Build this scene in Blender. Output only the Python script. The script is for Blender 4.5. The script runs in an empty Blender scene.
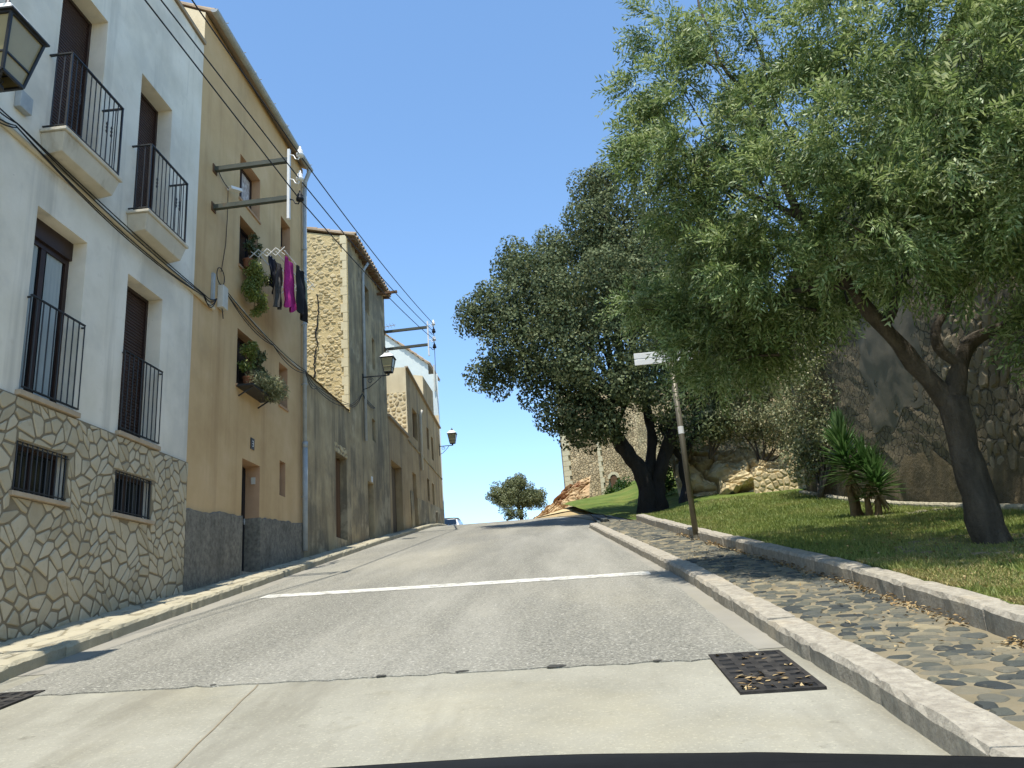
import bpy, math, random
import numpy as np
from mathutils import Vector, noise as mnoise

random.seed(7)
RS = np.random.RandomState(11)
sc = bpy.context.scene
COL = sc.collection

# ------------------------------------------------------------------ camera
CW = np.array([[0.99407683, -0.09379375, -0.05489978],
               [0.07920615, 0.27936517, 0.95691248],
               [-0.07441532, -0.95559292, 0.28513948]])   # rows: world X,Y,Z in (right,down,forward)
F = 797.0
def ray(px, py):
    return CW @ np.array([px - 512.0, py - 384.0, F])
def atY(px, py, Y):
    d = ray(px, py); return d * (Y / d[1])
def atX(px, py, X):
    d = ray(px, py); return d * (X / d[0])
cam = bpy.data.cameras.new('camera')
camo = bpy.data.objects.new('camera', cam); COL.objects.link(camo)
from mathutils import Matrix
rr, dn, fw = CW[:, 0], CW[:, 1], CW[:, 2]
camo.matrix_world = Matrix(((rr[0], -dn[0], -fw[0], 0), (rr[1], -dn[1], -fw[1], 0), (rr[2], -dn[2], -fw[2], 0), (0, 0, 0, 1)))
cam.sensor_width = 36; cam.lens = F / 1024 * 36; cam.clip_start = 0.05; cam.clip_end = 3000
sc.camera = camo

# ------------------------------------------------------------------ light
SUN_T = Vector((0.022, 0.30, -1.0)).normalized()
sl = bpy.data.lights.new('sun', 'SUN'); slo = bpy.data.objects.new('sun', sl); COL.objects.link(slo)
sl.energy = 4.0; sl.angle = math.radians(0.53); sl.color = (1.0, 0.95, 0.86)
slo.rotation_euler = SUN_T.to_track_quat('-Z', 'Y').to_euler(); slo.location = (0, -5, 40)
w = bpy.data.worlds.new('World'); sc.world = w; w.use_nodes = True
nt = w.node_tree; bg = nt.nodes['Background']
sky = nt.nodes.new('ShaderNodeTexSky'); sky.sky_type = 'NISHITA'; sky.sun_disc = False
sky.sun_elevation = math.radians(73.1); sky.sun_rotation = math.atan2(-0.022, -0.30)
sky.altitude = 1400; sky.air_density = 1.0; sky.dust_density = 0.0; sky.ozone_density = 2.5
hsv = nt.nodes.new('ShaderNodeHueSaturation'); hsv.inputs['Hue'].default_value = 0.494; hsv.inputs['Saturation'].default_value = 1.04; hsv.inputs['Value'].default_value = 1.12
nt.links.new(sky.outputs[0], hsv.inputs['Color']); nt.links.new(hsv.outputs[0], bg.inputs[0]); bg.inputs[1].default_value = 0.15
sc.view_settings.view_transform = 'Standard'; sc.view_settings.look = 'None'
sc.view_settings.gamma = 1; sc.view_settings.use_curve_mapping = False
sc.view_settings.exposure = 0.87
sc.render.engine = 'CYCLES'
sc.cycles.use_denoising = True
sc.cycles.max_bounces = 6; sc.cycles.diffuse_bounces = 4; sc.cycles.glossy_bounces = 2
sc.cycles.transmission_bounces = 4; sc.cycles.transparent_max_bounces = 6
sc.cycles.caustics_reflective = False; sc.cycles.caustics_refractive = False

# ------------------------------------------------------------------ materials
def lin(hx):
    hx = hx.lstrip('#'); o = []
    for i in (0, 2, 4):
        c = int(hx[i:i + 2], 16) / 255
        o.append(c / 12.92 if c <= 0.04045 else ((c + 0.055) / 1.055) ** 2.4)
    return (*o, 1.0)
MATS = {}
def mat(name, ramp, scale=3.0, detail=6, rough=0.85, stretch=(1, 1, 1), bump=0.0, bscale=40.0, spec=0.3,
        metal=0.0, blots=(), island=0.0, bdist=0.02, vor=None, rot=(0, 0, 0)):
    """ramp: hex colours spread over a noise; blots: (hex, scale, lo, hi, stretch, amount); island: random value per island"""
    m = bpy.data.materials.new(name); MATS[name] = m; m.use_nodes = True
    n = m.node_tree.nodes; L = m.node_tree.links
    b = n['Principled BSDF']; b.inputs['Roughness'].default_value = rough
    b.inputs['Specular IOR Level'].default_value = spec; b.inputs['Metallic'].default_value = metal
    tc = n.new('ShaderNodeTexCoord')
    def mp(st):
        q = n.new('ShaderNodeMapping'); q.inputs['Scale'].default_value = st; q.inputs['Rotation'].default_value = rot
        L.new(tc.outputs['Object'], q.inputs[0]); return q.outputs[0]
    def noi(s, d, st, r=0.6):
        q = n.new('ShaderNodeTexNoise'); q.inputs['Scale'].default_value = s; q.inputs['Detail'].default_value = d
        q.inputs['Roughness'].default_value = r; L.new(mp(st), q.inputs['Vector']); return q.outputs['Fac']
    cr = n.new('ShaderNodeValToRGB'); els = cr.color_ramp.elements
    if len(ramp) == 1: ramp = [ramp[0], ramp[0]]
    while len(els) < len(ramp): els.new(0.5)
    for i, c in enumerate(ramp):
        els[i].position = 0.28 + 0.44 * i / (len(ramp) - 1); els[i].color = lin(c)
    f = noi(scale, detail, stretch)
    if island:
        g = n.new('ShaderNodeNewGeometry')
        mx = n.new('ShaderNodeMix'); mx.data_type = 'FLOAT'; mx.inputs[0].default_value = island
        mr = n.new('ShaderNodeMapRange'); mr.inputs[3].default_value = 0.24; mr.inputs[4].default_value = 0.76
        L.new(g.outputs['Random Per Island'], mr.inputs[0])
        L.new(f, mx.inputs[2]); L.new(mr.outputs[0], mx.inputs[3]); f = mx.outputs[0]
    L.new(f, cr.inputs[0]); colr = cr.outputs[0]
    for (hx, s, lo, hi, st, amt) in blots:
        q = noi(s, 5, st, 0.65)
        mr = n.new('ShaderNodeMapRange'); mr.inputs[1].default_value = lo; mr.inputs[2].default_value = hi
        mr.inputs[3].default_value = 0; mr.inputs[4].default_value = amt; L.new(q, mr.inputs[0])
        mx = n.new('ShaderNodeMix'); mx.data_type = 'RGBA'; L.new(mr.outputs[0], mx.inputs[0])
        L.new(colr, mx.inputs[6]); mx.inputs[7].default_value = lin(hx); colr = mx.outputs[2]
    hsrc = None
    if vor:      # (scale, mortar hex, width, stretch, colour variety)
        vs, mh, vw, vst, var = vor
        wv = n.new('ShaderNodeVectorMath'); wv.operation = 'ADD'
        nz = n.new('ShaderNodeTexNoise'); nz.inputs['Scale'].default_value = vs * 1.3; L.new(mp(vst), nz.inputs['Vector'])
        sc_ = n.new('ShaderNodeVectorMath'); sc_.operation = 'SCALE'; sc_.inputs['Scale'].default_value = 0.45 / vs
        L.new(nz.outputs['Color'], sc_.inputs[0]); L.new(mp(vst), wv.inputs[0]); L.new(sc_.outputs[0], wv.inputs[1])
        v1 = n.new('ShaderNodeTexVoronoi'); v1.feature = 'DISTANCE_TO_EDGE'; v1.inputs['Scale'].default_value = vs
        v2 = n.new('ShaderNodeTexVoronoi'); v2.inputs['Scale'].default_value = vs
        L.new(wv.outputs[0], v1.inputs['Vector']); L.new(wv.outputs[0], v2.inputs['Vector'])
        hs = n.new('ShaderNodeHueSaturation')
        mr = n.new('ShaderNodeMapRange'); mr.inputs[3].default_value = 1 - var; mr.inputs[4].default_value = 1 + var
        L.new(v2.outputs['Color'], mr.inputs[0]); L.new(mr.outputs[0], hs.inputs['Value']); L.new(colr, hs.inputs['Color'])
        mr2 = n.new('ShaderNodeMapRange'); mr2.inputs[1].default_value = 0; mr2.inputs[2].default_value = vw
        L.new(v1.outputs['Distance'], mr2.inputs[0])
        mx = n.new('ShaderNodeMix'); mx.data_type = 'RGBA'; L.new(mr2.outputs[0], mx.inputs[0])
        mx.inputs[6].default_value = lin(mh); L.new(hs.outputs[0], mx.inputs[7]); colr = mx.outputs[2]
        hsrc = mr2.outputs[0]
    L.new(colr, b.inputs['Base Color'])
    prev = None
    if hsrc is not None:
        bp = n.new('ShaderNodeBump'); bp.inputs['Strength'].default_value = 0.9; bp.inputs['Distance'].default_value = 0.05
        L.new(hsrc, bp.inputs['Height']); prev = bp.outputs[0]
    if bump:
        bp = n.new('ShaderNodeBump'); bp.inputs['Strength'].default_value = bump; bp.inputs['Distance'].default_value = bdist
        L.new(noi(bscale, 6, (1, 1, 1), 0.7), bp.inputs['Height'])
        if prev is not None: L.new(prev, bp.inputs['Normal'])
        prev = bp.outputs[0]
    if prev is not None: L.new(prev, b.inputs['Normal'])
    return m

def leafmat(name, ramp, trans=0.35, rough=0.5, scale=1.2, isl=0.6, spec=0.35):
    m = mat(name, ramp, scale=scale, detail=3, rough=rough, spec=spec, island=isl)
    n = m.node_tree.nodes; L = m.node_tree.links; b = n['Principled BSDF']; out = n['Material Output']
    t = n.new('ShaderNodeBsdfTranslucent'); mx = n.new('ShaderNodeMixShader'); mx.inputs[0].default_value = trans
    src = b.inputs['Base Color'].links[0].from_socket
    hs = n.new('ShaderNodeHueSaturation'); hs.inputs['Value'].default_value = 1.25; hs.inputs['Hue'].default_value = 0.485
    L.new(src, hs.inputs['Color']); L.new(hs.outputs[0], t.inputs[0])
    L.new(b.outputs[0], mx.inputs[1]); L.new(t.outputs[0], mx.inputs[2]); L.new(mx.outputs[0], out.inputs[0])
    return m

STREAK = (1, 1, 0.08)
M = {}
M['white'] = mat('white_plaster', ['#d8d1be', '#e2dbca', '#e9e3d4'], 1.3, bump=0.25, bscale=14, blots=[('#a3a095', 1.3, 0.54, 0.72, (1, 1.6, 0.10), 0.55), ('#b8ad96', 2.6, 0.62, 0.76, (1, 1, 1), 0.5), ('#bcb8ac', 0.5, 0.48, 0.62, (1, 1, 1), 0.5), ('#8f897b', 9, 0.70, 0.76, (1, 1, 1), 0.6)])
M['cream'] = mat('cream_plaster', ['#c9bb9a', '#d8ccab'], 2, bump=0.2, bscale=20, blots=[('#a3967a', 2, 0.55, 0.75, STREAK, 0.4)])
M['orange'] = mat('ochre_plaster', ['#b8996d', '#c4a679', '#cfb288'], 0.9, bump=0.22, bscale=16, blots=[('#9c7d56', 1.2, 0.52, 0.72, (1, 1.5, 0.1), 0.5), ('#d2b48a', 3.2, 0.62, 0.8, (1, 1, 1), 0.4), ('#8d8069', 0.5, 0.55, 0.8, (1, 1, 1), 0.4)])
M['reveal_o'] = mat('terracotta_reveal', ['#a98868', '#b69372'], 3, bump=0.15)
M['plinth'] = mat('dark_roughcast', ['#625e55', '#827d70', '#989283'], 14, bump=0.9, bscale=60, bdist=0.03, blots=[('#45443f', 2, 0.5, 0.7, (1, 1, 0.5), 0.5)])
M['dirty'] = mat('weathered_render', ['#978564', '#ad9b77', '#bcaa86'], 1.2, bump=0.5, bscale=9, bdist=0.03, blots=[('#544e42', 1.1, 0.47, 0.64, (1, 1.0, 0.22), 0.7), ('#4d483d', 2.2, 0.56, 0.68, (1, 1.3, 0.10), 0.5), ('#b8a888', 1.1, 0.56, 0.72, (1, 1, 0.7), 0.6), ('#676050', 0.4, 0.48, 0.56, (1, 1, 1), 0.6), ('#c4b493', 0.6, 0.56, 0.62, (1, 1, 1), 0.5)])
M['dirty2'] = mat('brown_render', ['#957f5c', '#ab926b', '#b9a27b'], 1.2, bump=0.5, bscale=9, bdist=0.03, blots=[('#5f5547', 1.2, 0.52, 0.7, (1, 1.6, 0.12), 0.7), ('#c0a780', 0.9, 0.58, 0.75, (1, 1, 1), 0.5)])
M['paleblue'] = mat('pale_blue_render', ['#c3cdca', '#d2dad6'], 1.5, bump=0.2, bscale=12, blots=[('#a9b3b0', 1.2, 0.52, 0.72, STREAK, 0.5)])
M['clad'] = mat('cladding_stone', ['#a2957b', '#b2a68b', '#bfb399', '#aaa18b'], 2.5, island=0.6, bump=0.4, bscale=26, blots=[('#8a7a58', 5, 0.56, 0.75, (1, 1, 1), 0.5)])
M['clad_mortar'] = mat('cladding_mortar', ['#7b705b', '#897e68'], 8, bump=0.5, bscale=50)
M['gable'] = mat('gable_rubble', ['#a3926c', '#b8a780', '#c6b690', '#aa9b7a'], 3, island=0.65, bump=0.6, bscale=22, bdist=0.03, blots=[('#b5793f', 1.3, 0.66, 0.78, (1, 1, 1), 0.5)])
M['gable_mortar'] = mat('gable_mortar', ['#bda979', '#cdb98b'], 4, bump=0.7, bscale=18, bdist=0.04)
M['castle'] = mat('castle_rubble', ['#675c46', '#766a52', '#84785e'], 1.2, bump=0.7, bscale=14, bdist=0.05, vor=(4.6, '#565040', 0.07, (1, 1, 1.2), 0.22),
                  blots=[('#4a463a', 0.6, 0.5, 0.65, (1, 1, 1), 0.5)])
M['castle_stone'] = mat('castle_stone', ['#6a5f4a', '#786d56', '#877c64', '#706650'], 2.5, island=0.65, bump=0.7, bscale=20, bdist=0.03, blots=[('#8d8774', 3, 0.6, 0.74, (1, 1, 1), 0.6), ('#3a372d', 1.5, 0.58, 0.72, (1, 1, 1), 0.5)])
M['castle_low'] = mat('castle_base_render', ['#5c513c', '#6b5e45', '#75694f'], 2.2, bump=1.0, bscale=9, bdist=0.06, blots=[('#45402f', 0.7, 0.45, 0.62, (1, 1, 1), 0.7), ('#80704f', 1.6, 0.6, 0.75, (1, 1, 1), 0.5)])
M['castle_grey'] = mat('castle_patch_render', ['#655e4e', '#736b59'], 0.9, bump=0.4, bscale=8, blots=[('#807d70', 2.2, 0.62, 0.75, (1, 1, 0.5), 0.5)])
M['tower'] = mat('tower_rubble', ['#a08c69', '#b8a47e', '#c7b48e'], 0.9, bump=0.5, bscale=8, bdist=0.05, vor=(5.0, '#7d6d52', 0.14, (1, 1, 1.2), 0.3))
M['quoin'] = mat('pale_limestone', ['#c3b693', '#d3c8a6'], 2, bump=0.3, bscale=8)
M['rock'] = mat('sandy_rock', ['#96835b', '#b6a47a', '#c8b992', '#a59067'], 1.1, bump=0.8, bscale=7, bdist=0.06, blots=[('#9c6238', 0.8, 0.6, 0.74, (1, 1, 1.4), 0.6), ('#7c7464', 1.0, 0.6, 0.75, (1, 1, 1), 0.6)])
M['redrock'] = mat('red_earth_rock', ['#937554', '#a98c66', '#bda47c', '#b0966e'], 0.9, bump=0.9, bscale=6, bdist=0.06, stretch=(0.6, 0.6, 2.0), blots=[('#8a5638', 0.5, 0.54, 0.64, (1, 1, 1), 0.5)])
M['asphalt'] = mat('worn_asphalt', ['#504f49', '#737167', '#999689'], 40, detail=6, rough=0.9, bump=0.5, bscale=60, bdist=0.012, spec=0.25,
                   blots=[('#9a978b', 0.55, 0.45, 0.7, (1.6, 0.12, 1), 0.55), ('#a09a86', 0.3, 0.5, 0.75, (1, 0.5, 1), 0.4), ('#3b3a35', 30, 0.60, 0.66, (1, 1, 1), 0.6), ('#c2bfb3', 34, 0.60, 0.66, (1, 1, 1), 0.7), ('#6c6a63', 1.4, 0.60, 0.76, (1, 0.3, 1), 0.4)])
M['concrete'] = mat('road_concrete', ['#7f7c6e', '#8b887a', '#969385'], 1.0, rough=0.9, bump=0.35, bscale=70, bdist=0.01, spec=0.25,
                    blots=[('#76715f', 0.7, 0.5, 0.7, (1.5, 0.3, 1), 0.5), ('#aaa692', 45, 0.54, 0.66, (1, 1, 1), 0.5), ('#5f5c50', 50, 0.62, 0.68, (1, 1, 1), 0.6), ('#6b675a', 0.9, 0.50, 0.66, (1.6, 0.25, 1), 0.55), ('#605c50', 5, 0.66, 0.74, (1, 1, 1), 0.5), ('#6d6858', 2.3, 0.60, 0.74, (1, 1, 1), 0.5), ('#a39b80', 0.35, 0.5, 0.7, (1, 1, 1), 0.4)])
M['gutter'] = mat('gutter_concrete', ['#7f7b70', '#8e8a7e'], 1.5, rough=0.9, bump=0.4, bscale=60, bdist=0.01, blots=[('#87826f', 1.2, 0.55, 0.7, (1, 0.3, 1), 0.5)])
M['dark_asphalt'] = mat('broken_asphalt', ['#33322e', '#4a4943'], 40, bump=0.8, bscale=60)
M['paint'] = mat('worn_road_paint', ['#bab8ad', '#cbc9be'], 20, rough=0.7, bump=0.3, bscale=90, bdist=0.006, blots=[('#86837a', 7, 0.50, 0.60, (1, 1, 1), 0.85), ('#8e8b82', 40, 0.54, 0.62, (1, 1, 1), 0.7)])
M['kerb'] = mat('granite_kerb', ['#827b6d', '#979081', '#aba493'], 16, rough=0.85, bump=0.6, bscale=38, bdist=0.02, blots=[('#75706a', 60, 0.55, 0.65, (1, 1, 1), 0.6), ('#b7a78b', 1.5, 0.55, 0.72, (1, 1, 1), 0.5)])
M['kerb_pale'] = mat('limestone_kerb', ['#979079', '#a8a18a'], 6, bump=0.6, bscale=38, bdist=0.02, blots=[('#86806f', 50, 0.55, 0.66, (1, 1, 1), 0.5)])
M['cobble'] = mat('slate_cobble', ['#303433', '#434640', '#5a594c', '#726b58', '#474a45', '#8b8065'], 3, island=0.85, rough=0.75, bump=0.35, bscale=40, blots=[('#8f866b', 4, 0.58, 0.75, (1, 1, 1), 0.5)])
M['cobble_mortar'] = mat('sandy_mortar', ['#6d654f', '#7d735c', '#897f66'], 2.5, bump=0.6, bscale=50, blots=[('#7a7059', 1.2, 0.55, 0.7, (1, 1, 1), 0.5), ('#a08762', 0.9, 0.6, 0.75, (1, 1, 1), 0.5)])
M['flag'] = mat('pale_paving', ['#968e78', '#a69e87', '#9c9580'], 3, island=0.5, bump=0.4, bscale=40)
M['flag_mortar'] = mat('dark_paving_joint', ['#7d755f', '#8d8570'], 5, bump=0.5, bscale=50)
M['lawn'] = mat('mown_lawn', ['#465628', '#586830', '#6a763c'], 1.2, rough=1, bump=0.8, bscale=60, bdist=0.03, spec=0.1,
                blots=[('#7d7440', 0.55, 0.5, 0.7, (1, 1, 1), 0.5), ('#877a4c', 3, 0.62, 0.75, (1, 1, 1), 0.5)])
M['earth'] = mat('dry_earth', ['#8a7754', '#a18d66', '#b29f78'], 1.3, rough=1, bump=0.6, bscale=12, bdist=0.05, blots=[('#5f6536', 0.35, 0.5, 0.62, (1, 1, 1), 0.7)])
M['sand'] = mat('sandy_path', ['#b09c72', '#c2ae84'], 1.5, rough=1, bump=0.5, bscale=20)
M['shutter'] = mat('brown_shutter', ['#33241f', '#402e28'], 4, rough=0.5, bump=0.1)
M['brown_frame'] = mat('brown_window_frame', ['#2f2320', '#3b2d28'], 6, rough=0.45)
M['iron'] = mat('black_iron', ['#1b1c1e', '#26282a'], 8, rough=0.5, spec=0.5, blots=[('#3d3a36', 9, 0.62, 0.75, (1, 1, 1), 0.5)])
M['glass'] = mat('dark_glass', ['#15191c', '#1e2428'], 2, rough=0.08, spec=0.8)
M['curtain'] = mat('pale_curtain', ['#8f9a9c', '#a9b1b1'], 4, stretch=(1, 6, 0.3), rough=0.8)
M['lace'] = mat('lace_curtain', ['#7a6a66', '#d4d0cc'], 9, rough=0.8)
M['sill'] = mat('stone_sill', ['#a5937a', '#b7a58c'], 6, bump=0.3, bscale=40)
M['slab'] = mat('balcony_slab', ['#b9b2a0', '#cac3b2'], 3, bump=0.3, bscale=25, blots=[('#7d7360', 2.5, 0.55, 0.72, (1, 1, 0.3), 0.6)])
M['tile'] = mat('clay_roof_tile', ['#857058', '#98836a', '#a08f78', '#7b6b58'], 3, island=0.6, bump=0.4, bscale=30)
M['zinc'] = mat('grey_zinc', ['#8f9596', '#a8adad'], 5, rough=0.55, metal=0.0, blots=[('#6f6a60', 3, 0.58, 0.75, (1, 1, 0.4), 0.4)])
M['pvc'] = mat('pale_pvc', ['#b9b6aa', '#c7c4b8'], 5, rough=0.5)
M['pipe_cream'] = mat('cream_pipe', ['#bdb299', '#cbc1a9'], 4, rough=0.6)
M['cable'] = mat('black_cable', ['#17181a'], rough=0.6)
M['wood'] = mat('old_wood', ['#59422e', '#6f5339'], 4, stretch=(1, 1, 0.1), bump=0.4, bscale=20)
M['wood_dark'] = mat('dark_door_wood', ['#17181b', '#22242a'], 4, stretch=(1, 1, 0.1), rough=0.5)
M['garage'] = mat('brown_garage_boards', ['#6b5b47', '#7a6952'], 3, stretch=(1, 8, 0.2), bump=0.4, bscale=20)
M['dark'] = mat('dark_interior', ['#131416'], rough=0.9)
M['steel'] = mat('grey_painted_steel', ['#34362f', '#44463d'], 6, rough=0.5, spec=0.4)
M['beam'] = mat('dark_green_steel', ['#3c413a', '#4d5148'], 5, rough=0.6, blots=[('#6b5236', 6, 0.6, 0.72, (1, 1, 1), 0.6)])
M['porcelain'] = mat('white_porcelain', ['#d8d8d4', '#e2e2de'], 4, rough=0.25, spec=0.6)
M['pole'] = mat('bronze_grey_pole', ['#5c574a', '#6d6757'], 8, rough=0.5, metal=0.3)
M['signwhite'] = mat('white_sign_enamel', ['#d2d2ce', '#dededa'], 3, rough=0.45)
M['lampglass'] = mat('tan_lamp_glass', ['#8d8464', '#a09671'], 2, rough=0.25, spec=0.5)
M['lampwhite'] = mat('white_lamp_cap', ['#d5d5d0', '#e0e0dc'], 3, rough=0.4)
M['bark'] = mat('grey_bark', ['#373229', '#4d463b', '#61594c'], 9, stretch=(1, 1, 0.25), bump=1.0, bscale=22, bdist=0.04)
M['bark_dark'] = mat('dark_oak_bark', ['#1f1c18', '#2e2a24'], 7, stretch=(1, 1, 0.3), bump=1.0, bscale=14, bdist=0.05)
M['bark_yucca'] = mat('yucca_bark', ['#5b4a35', '#76634a'], 8, bump=0.8, bscale=30)
M['ash'] = leafmat('willowy_leaf', ['#384a28', '#5f7640', '#889a62', '#b6bf96'], 0.36, spec=0.3)
M['oak'] = leafmat('holm_oak_leaf', ['#29331e', '#4a5638', '#6b7450', '#8b8f6c'], 0.22, rough=0.7, spec=0.12)
M['bush'] = leafmat('grey_green_leaf', ['#485434', '#6c7452', '#8d8e69', '#a89c7d'], 0.2, spec=0.2)
M['shrub'] = leafmat('fresh_green_leaf', ['#223a12', '#35541c', '#4a6a26'], 0.3)
M['olive'] = leafmat('olive_leaf', ['#4c5436', '#70774f', '#93976f'], 0.28)
M['yucca'] = leafmat('yucca_blade', ['#2b4a20', '#4b6f3a', '#86a06c'], 0.2, rough=0.35, spec=0.5)
M['yucca_dead'] = mat('dead_yucca_blade', ['#7d6c4b', '#9a8a66'], 4, island=0.5)
M['grass'] = leafmat('grass_blade', ['#546432', '#6e7e3e', '#868c4c', '#a09762'], 0.36, rough=0.6, scale=0.5, isl=0.4)
M['straw'] = leafmat('dry_grass_blade', ['#6f6f3c', '#938a55', '#b3a472'], 0.25, rough=0.8, isl=0.8)
M['dryleaf'] = mat('dry_leaf', ['#77603e', '#957d55', '#ab9870'], 5, island=0.9)
M['trailing'] = leafmat('trailing_plant_leaf', ['#4a5a24', '#6f7d36', '#94935a'], 0.3)
M['potgreen'] = leafmat('pot_plant_leaf', ['#2c3c1c', '#4d5a34', '#7d7f5c'], 0.25)
M['pot'] = mat('clay_pot', ['#6f4a34', '#83583e'], 5)
M['navy'] = mat('navy_cloth', ['#12151f', '#1a1e2b'], 8, bump=0.3, bscale=25)
M['greycloth'] = mat('grey_cloth', ['#3c3a37', '#4a4743'], 8, bump=0.3, bscale=25)
M['magenta'] = mat('magenta_cloth', ['#8c1f63', '#a82a78'], 8, bump=0.3, bscale=25)
M['blackcloth'] = mat('black_cloth', ['#121316', '#1b1c20'], 8, bump=0.3, bscale=25)
M['sage'] = mat('sage_cloth', ['#7b7f66', '#8d9077'], 8, bump=0.3, bscale=25)
M['enamel'] = mat('dark_enamel_tile', ['#1c1a1c'], rough=0.3)
M['carwhite'] = mat('white_car_paint', ['#d5d6d6'], rough=0.25, spec=0.6)
M['rubber'] = mat('black_rubber', ['#141414'], rough=0.8)
M['dash'] = mat('black_dashboard', ['#0d0d0d', '#131313'], 60, rough=0.7, spec=0.15, bump=0.2, bscale=300, bdist=0.001)
M['rust'] = mat('rusty_iron_grate', ['#1f1d1b', '#2a2825', '#393632'], 14, rough=0.8, bump=0.4, bscale=60, blots=[('#6e675c', 3, 0.55, 0.7, (1, 1, 1), 0.4)])
M['antenna'] = mat('antenna_metal', ['#9a9a94'], rough=0.4, metal=0.6)

# ------------------------------------------------------------------ mesh building
class MB:
    def __init__(s): s.v = []; s.f = []; s.m = []
    def add(s, vs, fs, mi=0):
        o = len(s.v); s.v += [tuple(map(float, p)) for p in vs]
        for f in fs: s.f.append([o + i for i in f]); s.m.append(mi)
    def quad(s, a, b, c, d, mi=0): s.add([a, b, c, d], [(0, 1, 2, 3)], mi)
    def box(s, x0, x1, y0, y1, z0, z1, mi=0):
        s.add([(x0, y0, z0), (x1, y0, z0), (x1, y1, z0), (x0, y1, z0), (x0, y0, z1), (x1, y0, z1), (x1, y1, z1), (x0, y1, z1)],
              [(0, 3, 2, 1), (4, 5, 6, 7), (0, 1, 5, 4), (1, 2, 6, 5), (2, 3, 7, 6), (3, 0, 4, 7)], mi)
    def hexa(s, bot, top, mi=0):
        n = len(bot)
        s.add(list(bot) + list(top), [tuple(range(n))[::-1], tuple(range(n, 2 * n))] + [(i, (i + 1) % n, n + (i + 1) % n, n + i) for i in range(n)], mi)
    def bar(s, a, b, w, h=None, up=(0, 0, 1), mi=0):
        a, b = Vector(a), Vector(b); d = (b - a).normalized(); h = h or w
        u = Vector(up)
        if abs(d.dot(u)) > 0.95: u = Vector((1, 0, 0))
        sx = d.cross(u).normalized() * (w / 2); sz = sx.cross(d).normalized() * (h / 2)
        s.hexa([a - sx - sz, a + sx - sz, a + sx + sz, a - sx + sz], [b - sx - sz, b + sx - sz, b + sx + sz, b - sx + sz], mi)
    def tube(s, pts, rad, n=8, mi=0, wob=0.0, cap=True):
        pts = [Vector(p) for p in pts]; k = len(pts)
        if not hasattr(rad, '__len__'): rad = [rad] * k
        rings = []; u = None
        for i, p in enumerate(pts):
            d = (pts[min(i + 1, k - 1)] - pts[max(i - 1, 0)]).normalized()
            if u is None:
                u = d.orthogonal().normalized()
            else:
                u = (u - d * u.dot(d)).normalized()
            v = d.cross(u)
            rings.append([p + (u * math.cos(2 * math.pi * j / n) + v * math.sin(2 * math.pi * j / n)) * rad[i] * (1 + wob * mnoise.noise(p * 3 + Vector((math.cos(2 * math.pi * j / n), math.sin(2 * math.pi * j / n), 0)))) for j in range(n)])
        vs = [q for r in rings for q in r]; fs = []
        for i in range(k - 1):
            for j in range(n):
                fs.append((i * n + j, i * n + (j + 1) % n, (i + 1) * n + (j + 1) % n, (i + 1) * n + j))
        if cap: fs += [tuple(range(n))[::-1], tuple(range((k - 1) * n, k * n))]
        s.add(vs, fs, mi)
    def lathe(s, c, prof, n=12, mi=0):
        s.tube([(c[0], c[1], c[2] + z) for r, z in prof], [max(r, 1e-3) for r, z in prof], n, mi)
    def grid(s, fn, nu, nv, mi=0):
        vs = [fn(i / nu, j / nv) for i in range(nu + 1) for j in range(nv + 1)]
        fs = [(i * (nv + 1) + j, (i + 1) * (nv + 1) + j, (i + 1) * (nv + 1) + j + 1, i * (nv + 1) + j + 1) for i in range(nu) for j in range(nv)]
        s.add(vs, fs, mi)
    def build(s, name, mats, parent=None, origin=None, smooth=False, bevel=0.0):
        if not isinstance(mats, (list, tuple)): mats = [mats]
        o3 = np.array(ORG[parent.name] if parent else (origin if origin is not None else (0, 0, 0)), float)
        me = bpy.data.meshes.new(name)
        me.from_pydata([tuple(np.array(p) - o3) for p in s.v], [], s.f)
        for m in mats: me.materials.append(M[m] if isinstance(m, str) else m)
        me.polygons.foreach_set('material_index', s.m)
        if smooth: me.polygons.foreach_set('use_smooth', [True] * len(s.f))
        me.update()
        return link(name, me, parent, o3, bevel)
ORG = {}
def link(name, me, parent, o3, bevel=0.0):
    o = bpy.data.objects.new(name, me); COL.objects.link(o)
    ORG[o.name] = tuple(o3)
    if parent: o.parent = parent
    else: o.location = tuple(o3)
    if bevel:
        b = o.modifiers.new('bevel', 'BEVEL'); b.width = bevel; b.segments = 2; b.limit_method = 'ANGLE'
    return o
def tag(o, label, cat, group=None):
    o['label'] = label; o['category'] = cat
    if group: o['group'] = group
    return o
def thing(name, label, cat, loc, group=None):
    o = bpy.data.objects.new(name, None); COL.objects.link(o); o.location = tuple(map(float, loc))
    o.empty_display_size = 0.2
    ORG[o.name] = tuple(map(float, loc)); return tag(o, label, cat, group)
def struct(o, kind='structure'):
    o['kind'] = kind; return o
def copy_tree(o, parent=None):
    c = o.copy(); COL.objects.link(c)
    if parent: c.parent = parent
    for ch in list(o.children): copy_tree(ch, c)
    return c

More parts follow.
